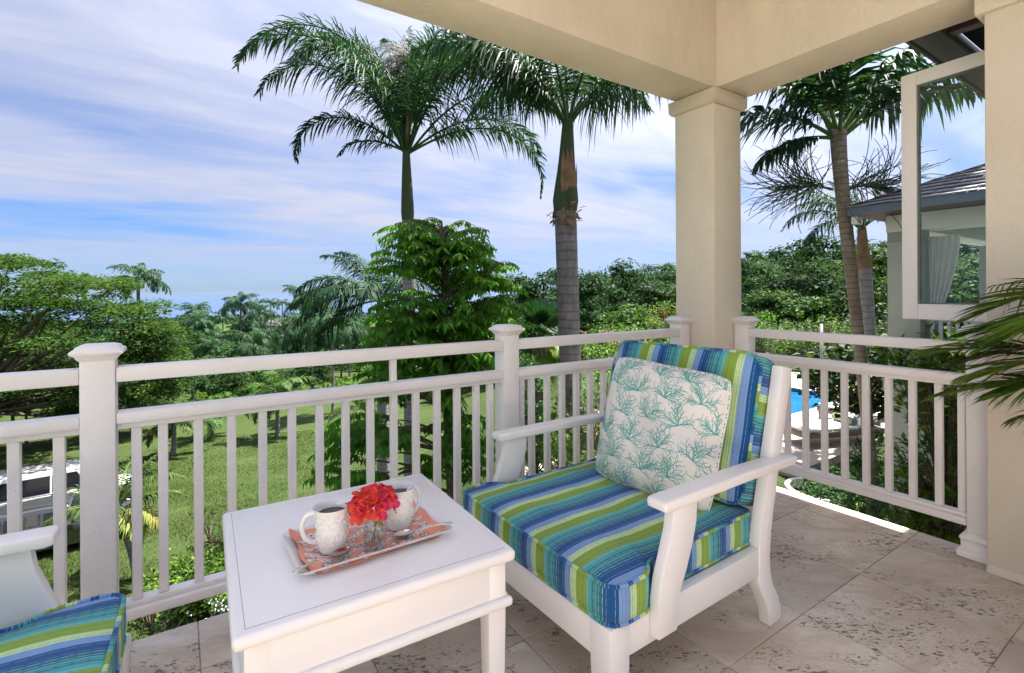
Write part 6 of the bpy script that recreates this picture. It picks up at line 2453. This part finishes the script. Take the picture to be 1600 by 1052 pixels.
# ================================================================== garden beside the terrace at right
def leafy_bush(name, label, px, d, py_c, rx, rz, n, ln, wd, mat, rng, cat='shrub', clumps=40, droop=.25, whorl=True, z_base=None, group=None, flowers=None):
    x, y = spot(px, d)
    z0 = gz(x, y) if z_base is None else z_base
    zc = high(py_c, d, px) - z0
    t = thing(name, label, cat, (x, y, z0), 0, group)
    L, S = Leafy(), Leafy()
    per = max(5, n // clumps)
    fl_pts = []
    for k in range(clumps):
        dvec = unit(rng.normal(0, 1, (1, 3)))[0]
        c = dvec * np.array([rx, rx, rz]) * rng.uniform(.45, 1.0) ** .6 + np.array([0, 0, zc])
        c[2] = max(c[2], .05)
        if whorl:
            tube_np(S, smooth_path([(0, 0, max(0.0, zc - rz)), c * np.array([.4, .4, .8]), c], 6), np.linspace(.016, .005, 6), 4)
        a = rng.uniform(0, 2 * np.pi, per)
        u = rng.uniform(-.15, .95, per)
        out = unit(dvec * .6 + np.array([0, 0, .5])[None])[0]
        D = unit(np.stack([np.cos(a) * np.sqrt(1 - np.clip(u, 0, .99) ** 2), np.sin(a) * np.sqrt(1 - np.clip(u, 0, .99) ** 2), u - droop], 1) + out * .35)
        N = unit(np.cross(D, np.cross(np.array([[0, 0, 1.]]) + rng.normal(0, .3, (per, 3)), D)))
        B = c + D * .02 + rng.normal(0, .04 * rx / .4, (per, 3))
        add_leaves(L, B, D, N, ln * rng.uniform(.7, 1.25, per), wd * rng.uniform(.7, 1.2, per), .14, np.clip(rng.uniform(.08, .75, per) + rng.uniform(-.1, .22), 0, 1))
        fl_pts.append(c + out * .06)
    put('foliage', L.mesh('foliage'), M[mat], t)
    if whorl:
        put('stems', fast_mesh('stems', *(lambda a_: (a_[0], [a_[1]], None, True))(S.arrays())), M['bark'], t)
    if flowers:
        F = Leafy()
        for c in fl_pts[::flowers[1]]:
            nn = flowers[2]
            D = unit(rng.normal(0, 1, (nn, 3)) + np.array([0, 0, .6]))
            N = unit(rng.normal(0, 1, (nn, 3)))
            N = unit(N - D * (N * D).sum(1, keepdims=True))
            add_leaves(F, np.repeat(c[None], nn, 0) + rng.normal(0, flowers[3], (nn, 3)), D, N, flowers[4], flowers[4] * .8, .1, rng.random(nn))
        put('blossom', F.mesh('blossom'), M[flowers[0]], t)
    return t


def petal_mat(name, c):
    m_ = Mat(name)
    a_ = m_.n('ShaderNodeAttribute', attribute_name='rnd')
    m_.base(m_.ramp(a_.outputs['Fac'], [(0, tuple(x * .8 for x in c)), (1, c)]))
    m_.set(Roughness=.6, Specular_IOR_Level=.2)
    return m_.m


M['fl_pink'] = petal_mat('pink_blossom', (0.72, 0.22, 0.36))
M['fl_red'] = petal_mat('orange_red_blossom', (0.70, 0.12, 0.05))
M['fl_yellow'] = petal_mat('yellow_blossom', (0.78, 0.50, 0.03))
M['fl_white'] = petal_mat('white_blossom', (0.78, 0.78, 0.80))
rgs = np.random.default_rng(1010)
leafy_bush('glossy_shrub', 'tall bright glossy shrub behind the right end of the pool side railing', 1476, 5.6, 690, .42, 1.25, 2600, .125, .052, 'shrub', rgs, clumps=170, z_base=-2.1)
leafy_bush('glossy_shrub', 'bright shrub at the foot of the tall glossy shrub', 1440, 6.0, 800, .45, .40, 700, .12, .05, 'shrub', rgs, clumps=50, z_base=-2.1)
leafy_bush('glossy_shrub', 'leafy bright shrub above the rail in front of the pavilion', 1462, 6.6, 578, .55, .40, 900, .13, .055, 'shrub', rgs, clumps=70, z_base=-2.1)
leafy_bush('round_leaf_tree', 'small tree with large round dark leaves beside the pool lounger', 1345, 9.4, 588, .95, .62, 1300, .17, .15, 'dark_shrub', rgs, 'tree', clumps=130, droop=.55, z_base=-2.1)
leafy_bush('round_leaf_tree', 'dark round leaved bush in front of the pavilion wall', 1422, 7.6, 556, .55, .34, 520, .15, .13, 'dark_shrub', rgs, 'shrub', clumps=60, droop=.5, z_base=-2.1)
leafy_bush('clipped_hedge', 'low dark clipped hedge under the pool side railing', 1395, 7.0, 778, .75, .30, 2600, .055, .03, 'dark_shrub', rgs, 'hedge', clumps=220, whorl=False, z_base=-2.1)
leafy_bush('clipped_hedge', 'dark rounded bush beside the leaning palm trunk', 1372, 8.3, 715, .40, .42, 1500, .06, .035, 'dark_shrub', rgs, 'shrub', clumps=120, whorl=False, z_base=-2.1)
leafy_bush('clipped_hedge', 'low hedge running from the grass bed to the palm trunk', 1310, 7.6, 772, .55, .22, 1500, .05, .03, 'dark_shrub', rgs, 'hedge', clumps=140, whorl=False, z_base=-2.1)


def sword_plant(label, px, d, n, ln, wd, mat, rng, z_base=-2.1, el=(15, 80)):
    x, y = spot(px, d)
    t = thing('sword_leaf_plant', label, 'plant', (x, y, z_base), 0)
    L = Leafy()
    for k in range(n):
        a = rng.uniform(0, 2 * np.pi)
        e = math.radians(rng.uniform(*el))
        D = np.array([[math.cos(a) * math.cos(e), math.sin(a) * math.cos(e), math.sin(e)]])
        add_blades(L, np.array([[rng.normal(0, .04), rng.normal(0, .04), 0.02]]), D, np.array([[-math.sin(a), math.cos(a), 0]]), ln * rng.uniform(.7, 1.15), wd, rng.uniform(.15, .5), np.array([rng.uniform(.1, .9)]), ((0, .5), (.3, 1), (.6, .9), (.85, .5), (1, .03)))
    put('leaves', L.mesh('leaves'), M[mat], t)
    return t


for k, (px, d, lab) in enumerate([(1318, 8.8, 'sword leaved plant left of the leaning palm behind the railing'), (1345, 8.0, 'sword leaved plant at the foot of the leaning palm'),
                                  (1405, 7.3, 'sword leaved plant between palm trunk and pavilion wall'), (1428, 6.6, 'sword leaved plant before the grey green wall')]):
    sword_plant(lab, px, d, 22, .75, .06, 'palm_y', rgs)
# bank between pool terrace and lawn, seen under the rail left of the column
for k, (px, d, pc, rx, rz, n, ln, wd, mat, lab, fl) in enumerate([
        (835, 9.2, 690, .55, .55, 500, .17, .055, 'shrub', 'bright green bush behind the far arm of the armchair', ('fl_yellow', 9, 6, .03, .035)),
        (870, 8.6, 725, .60, .50, 700, .13, .04, 'shrub', 'leafy bush with orange blossom under the grey palm trunk', ('fl_yellow', 10, 6, .03, .03)),
        (920, 9.5, 660, .70, .75, 800, .13, .05, 'dark_shrub', 'dark leafy bush right of the grey palm trunk', ('fl_yellow', 22, 6, .03, .04)),
        (945, 11.0, 600, .80, .80, 900, .13, .05, 'shrub', 'bush behind the armchair back near the column', None),
        (945, 15.0, 548, .9, .55, 900, .13, .06, 'shrub', 'pink flowering bush above the middle rail left of the armchair', ('fl_pink', 6, 9, .06, .07)),
        (1010, 17.0, 540, 1.3, .8, 1000, .15, .07, 'shrub', 'bushy shrub behind the column side railing', None),
        (820, 11.5, 620, .60, .9, 700, .15, .06, 'dark_shrub', 'dark bush behind the middle post', None),
        (1190, 20.0, 530, 1.2, .8, 1200, .14, .07, 'shrub', 'yellowish hedge bush just right of the column', None),
        (1240, 22.0, 532, 1.3, .8, 1200, .14, .07, 'dark_shrub', 'hedge bush across the pool right of the column', None),
        (1290, 21.0, 528, 1.3, .9, 1200, .14, .07, 'shrub', 'hedge bush beyond the pool left of the leaning palm', None),
        (1375, 18.0, 520, 1.2, .9, 1200, .14, .07, 'dark_shrub', 'hedge bush beyond the lounger right of the leaning palm', None),
        (1150, 20.0, 545, 1.2, .8, 900, .14, .07, 'dark_shrub', 'dark hedge bush behind the corner column', None),
        (1040, 36.0, 492, 1.6, 1.1, 900, .2, .1, 'shrub', 'tree with orange red blossom left of the corner column', ('fl_red', 5, 8, .12, .16))]):
    leafy_bush('garden_bush', lab, px, d, pc, rx, rz, n, ln, wd, mat, rgs, clumps=max(40, n // 14), flowers=fl)
# planting below the terrace edge at left
leafy_bush('ground_cover', 'low bed of broad green leaves below the left railing', 318, 13.6, 905, 1.5, .32, 2600, .16, .09, 'shrub', rgs, 'shrub', clumps=210, whorl=False)
leafy_bush('ground_cover', 'low leafy bed at the foot of the left side of the table', 372, 13.2, 905, 1.1, .32, 1600, .16, .09, 'shrub', rgs, 'shrub', clumps=130, whorl=False)
leafy_bush('white_flower_bush', 'low bush of small white flowers below the terrace edge', 345, 11.8, 968, .85, .22, 500, .06, .03, 'wood2', rgs, 'shrub', clumps=60, whorl=False, flowers=('fl_white', 1, 7, .05, .05))
leafy_bush('open_shrub', 'thin shrub with reddish leaves below the left railing', 232, 11.6, 960, .42, .55, 150, .13, .05, 'wood2', rgs, 'shrub', clumps=22)
leafy_bush('open_shrub', 'sparse shrub on the lawn left of the leafy bed', 325, 14.5, 822, .7, .45, 170, .13, .06, 'wood1', rgs, 'shrub', clumps=26)
leafy_bush('open_shrub', 'thin shrub just under the rail near the table corner', 264, 11.2, 985, .3, .45, 120, .12, .05, 'wood1', rgs, 'shrub', clumps=18)
sword_plant('spiky yellow green plant seen between balusters behind the table', 674, 11.0, 40, 1.5, .045, 'palm_y', rgs, None or gz(*spot(674, 11.0)), (35, 88))

# ================================================================== potted palm at the right edge
rgp = np.random.default_rng(1111)
pp0 = np.array([2.72, 0.02, 0.0])
ptm = thing('potted_palm', 'potted feather palm reaching in from the right edge', 'plant', tuple(pp0))
M['pot'] = plain('glazed_pot', (0.10, 0.075, 0.06), 0.35, 0.5)
put('pot', Geo().lathe([(0, 0.001), (.15, 0.001), (.17, .02), (.21, .22), (.225, .36), (.215, .38), (.195, .37), (.19, .33), (0, .33)], 28).mesh('pot', smooth=True, angle=40), M['pot'], ptm)


def pot_frond(p_from, p_to, arch, nl, ll, lw, hang, tint, plum=.12, sweep=(25, 62)):
    """frond whose rachis runs from p_from to p_to (world), arching upward by arch"""
    a, b = np.array(p_from) - pp0, np.array(p_to) - pp0
    n = 24
    t = np.linspace(0, 1, n)
    P = a + (b - a) * t[:, None]
    P[:, 2] += arch * np.sin(np.pi * t ** .9)
    L = Leafy()
    tube_np(L, P, np.linspace(.006, .0015, n), 5, .8)
    T = unit(np.gradient(P, axis=0))
    tt = np.clip(np.repeat(np.linspace(.25, .99, nl), 2) + rgp.normal(0, .004, 2 * nl), 0, 1)
    sg = np.tile([1., -1.], nl)
    B = np.stack([np.interp(tt, t, P[:, i]) for i in range(3)], 1)
    Tt = unit(np.stack([np.interp(tt, t, T[:, i]) for i in range(3)], 1))
    S = unit(np.cross(Tt, np.array([[0, 0, 1.]])))
    U = np.cross(S, Tt)
    sw = np.radians(sweep[0] + (sweep[1] - sweep[0]) * tt + rgp.normal(0, 5, 2 * nl))
    D = unit(S * sg[:, None] * np.cos(sw)[:, None] + Tt * np.sin(sw)[:, None] + U * (.22 + plum * rgp.uniform(-1, 1, (2 * nl, 1))))
    Wd = unit(Tt - D * (Tt * D).sum(1, keepdims=True))
    ln = ll * np.clip(np.sin(np.pi * (tt - .25) / .75 * .85 + .35), .3, 1) * (1 + rgp.normal(0, .08, 2 * nl))
    add_blades(L, B, D, Wd, ln, lw, hang * (.7 + .6 * rgp.random(2 * nl)), np.clip(rgp.uniform(*tint, 2 * nl), 0, 1), ((0, .4), (.2, .9), (.5, 1), (.78, .6), (1, .02)))
    put('frond', L.mesh('frond'), M['pot_palm'], ptm)
    return P


def wp(px, py, d):
    x, y = spot(px, d)
    return (x, y, high(py, d, px))


tips = [(wp(1450, 552, 2.25), .08, 36, .31, .017, .28, (.2, .93)), (wp(1472, 618, 2.10), .12, 36, .30, .017, .32, (.1, .8)), (wp(1556, 446, 2.05), .07, 24, .17, .009, 1.1, (.0, .4)),
        (wp(1588, 655, 2.0), .12, 24, .22, .015, .45, (.1, .8)), (wp(1520, 496, 2.05), .14, 34, .31, .017, .22, (.3, .93)), (wp(1720, 380, 2.1), .2, 22, .26, .014, .3, (.1, .8)), (wp(1510, 596, 1.92), .13, 34, .29, .017, .30, (.2, .93)), (wp(1585, 515, 1.8), .13, 30, .29, .017, .30, (.2, .93)),
        (wp(1490, 570, 2.15), .12, 34, .29, .016, .35, (.0, .7)), (wp(1540, 545, 1.95), .16, 34, .29, .017, .25, (.3, .93)), (wp(1560, 620, 1.85), .12, 32, .27, .016, .35, (.2, .9)), (wp(1500, 525, 2.2), .10, 34, .29, .016, .30, (.1, .85))]
for k, (tip, arch, nl, ll, lw, hg, tn) in enumerate(tips):
    st_ = (pp0[0] + rgp.normal(0, .04), pp0[1] + rgp.normal(0, .04), .36)
    mid_z = tip[2] - .05
    crown_pt = (pp0[0] + .02 * k - .06, pp0[1] + .03, min(mid_z + .02, 1.25))
    put('stem', trunk_mesh(np.array([st_, (st_[0], st_[1], crown_pt[2] * .7), crown_pt]) - pp0, np.array([.012, .010, .007]), 7), M['stem'], ptm)
    pot_frond(crown_pt, tip, arch, nl, ll, lw, hg, tn)
for k in range(4):     # fronds on the side away from the picture
    a = R(-150 + 45 * k)
    cp = (pp0[0], pp0[1], .9)
    put('stem', trunk_mesh(np.array([(pp0[0], pp0[1], .36), cp]) - pp0, np.array([.012, .008]), 7), M['stem'], ptm)
    pot_frond(cp, (pp0[0] + .5 * math.cos(a) - .1, pp0[1] - .15 + .55 * math.sin(a), 1.2), .2, 20, .22, .012, .3, (.1, .7))

# ================================================================== far houses
M['far_wall'] = plain('far_house_wall', (0.20, 0.19, 0.17), 0.8)
M['far_roof'] = plain('far_house_roof', (0.12, 0.115, 0.12), 0.8)
M['far_roof_red'] = plain('far_red_roof', (0.10, 0.07, 0.06), 0.8)


def far_house(label, px, d, py_eave, w_, dp, h, roof, rz=0.0):
    x, y = spot(px, d)
    ze = high(py_eave, d, px)
    z0 = min(gz(x, y), ze - h)
    t = thing('far_house', label, 'house', (x, y, z0), math.atan2(FW[1], FW[0]) - math.pi / 2 + rz)
    e = ze - z0
    put('wall', Geo().box(-w_ / 2, w_ / 2, -dp / 2, dp / 2, 0, e).mesh('wall'), M['far_wall'], t)
    o = .5
    put('roof', Geo().add([(-w_ / 2 - o, -dp / 2 - o, e), (w_ / 2 + o, -dp / 2 - o, e), (w_ / 2 + o, dp / 2 + o, e), (-w_ / 2 - o, dp / 2 + o, e), (-w_ / 4, 0, e + dp * .28), (w_ / 4, 0, e + dp * .28)],
                          [(0, 1, 5, 4), (1, 2, 5), (2, 3, 4, 5), (3, 0, 4), (3, 2, 1, 0)]).mesh('roof'), M[roof], t)
    for k in range(3):
        xk = -w_ / 2 + w_ * (k + .5) / 3
        put('window', Geo().box(xk - w_ * .09, xk + w_ * .09, -dp / 2 - .06, -dp / 2 + .04, e - h * .7, e - h * .25).mesh('window'), M['car_glass'], t)


far_house('pale roofed house before the sea under the small palms', 420, 260, 508, 17, 12, 5, 'far_roof')
far_house('long red roofed house before the sea at the right of the small palms', 470, 300, 505, 24, 12, 5, 'far_roof_red')
far_house('white house on the forested hill right of the column', 1238, 172, 419, 12, 8, 4, 'far_roof')
far_house('small grey roofed house on the hillside below the white house', 1252, 120, 443, 5, 4, 3, 'far_roof')
far_house('grey roofed house among the trees of the valley', 312, 75, 592, 5, 4, 3, 'far_roof')
far_house('little grey roofed house beside the valley palms', 322, 90, 550, 4, 3.5, 3, 'far_roof')
far_house('pale house on the slope right of the grey palm trunk', 906, 230, 462, 10, 8, 4, 'far_roof')

# ================================================================== grass blades on the nearer lawn
M['blade'] = leaf_mat('grass_blade', (0.020, 0.042, 0.008), (0.045, 0.072, 0.016), (0.095, 0.105, 0.038), 0.6, 0.3, 0.2)
L = Leafy()
NG = 110000
rr_ = 11 + 24 * rgw.random(NG) ** 1.3
th_ = np.radians(rgw.uniform(70, 104, NG))
gx_, gy_ = rr_ * np.cos(th_), rr_ * np.sin(th_)
keep = (np.sin(gx_ * 1.1 + 2 * np.sin(gy_ * .7)) * np.sin(gy_ * .9 + np.sin(gx_ * .6)) + rgw.normal(0, .5, NG)) > -.25
gx_, gy_ = gx_[keep], gy_[keep]
n_ = len(gx_)
B = np.stack([gx_, gy_, terrain(gx_, gy_) + .03], 1)
D = unit(np.stack([rgw.normal(0, .5, n_), rgw.normal(0, .5, n_), np.ones(n_)], 1))
N = unit(np.cross(D, rgw.normal(0, 1, (n_, 3))))
add_cards(L, B, D, N, rgw.uniform(.06, .13, n_), rgw.uniform(.012, .028, n_), np.clip(rgw.normal(.5, .25, n_), 0, .93))
stuff(put('grass', L.mesh('grass'), M['blade']), 'short mown grass blades of the lawn below the terrace', 'grass')

# ================================================================== humid air
m = bpy.data.materials.new('humid_air')
m.use_nodes = True
nt_ = m.node_tree
nt_.nodes.clear()
pvn = nt_.nodes.new('ShaderNodeVolumePrincipled')
pvn.inputs['Color'].default_value = (0.30, 0.46, 0.78, 1)
pvn.inputs['Density'].default_value = 0.00002
pvn.inputs['Anisotropy'].default_value = 0.3
on_ = nt_.nodes.new('ShaderNodeOutputMaterial')
nt_.links.new(pvn.outputs[0], on_.inputs['Volume'])
hb = put('haze', Geo().box(-14000, 14000, -14000, 14000, -60, 40).mesh('haze'), m)
hb['kind'] = 'stuff'
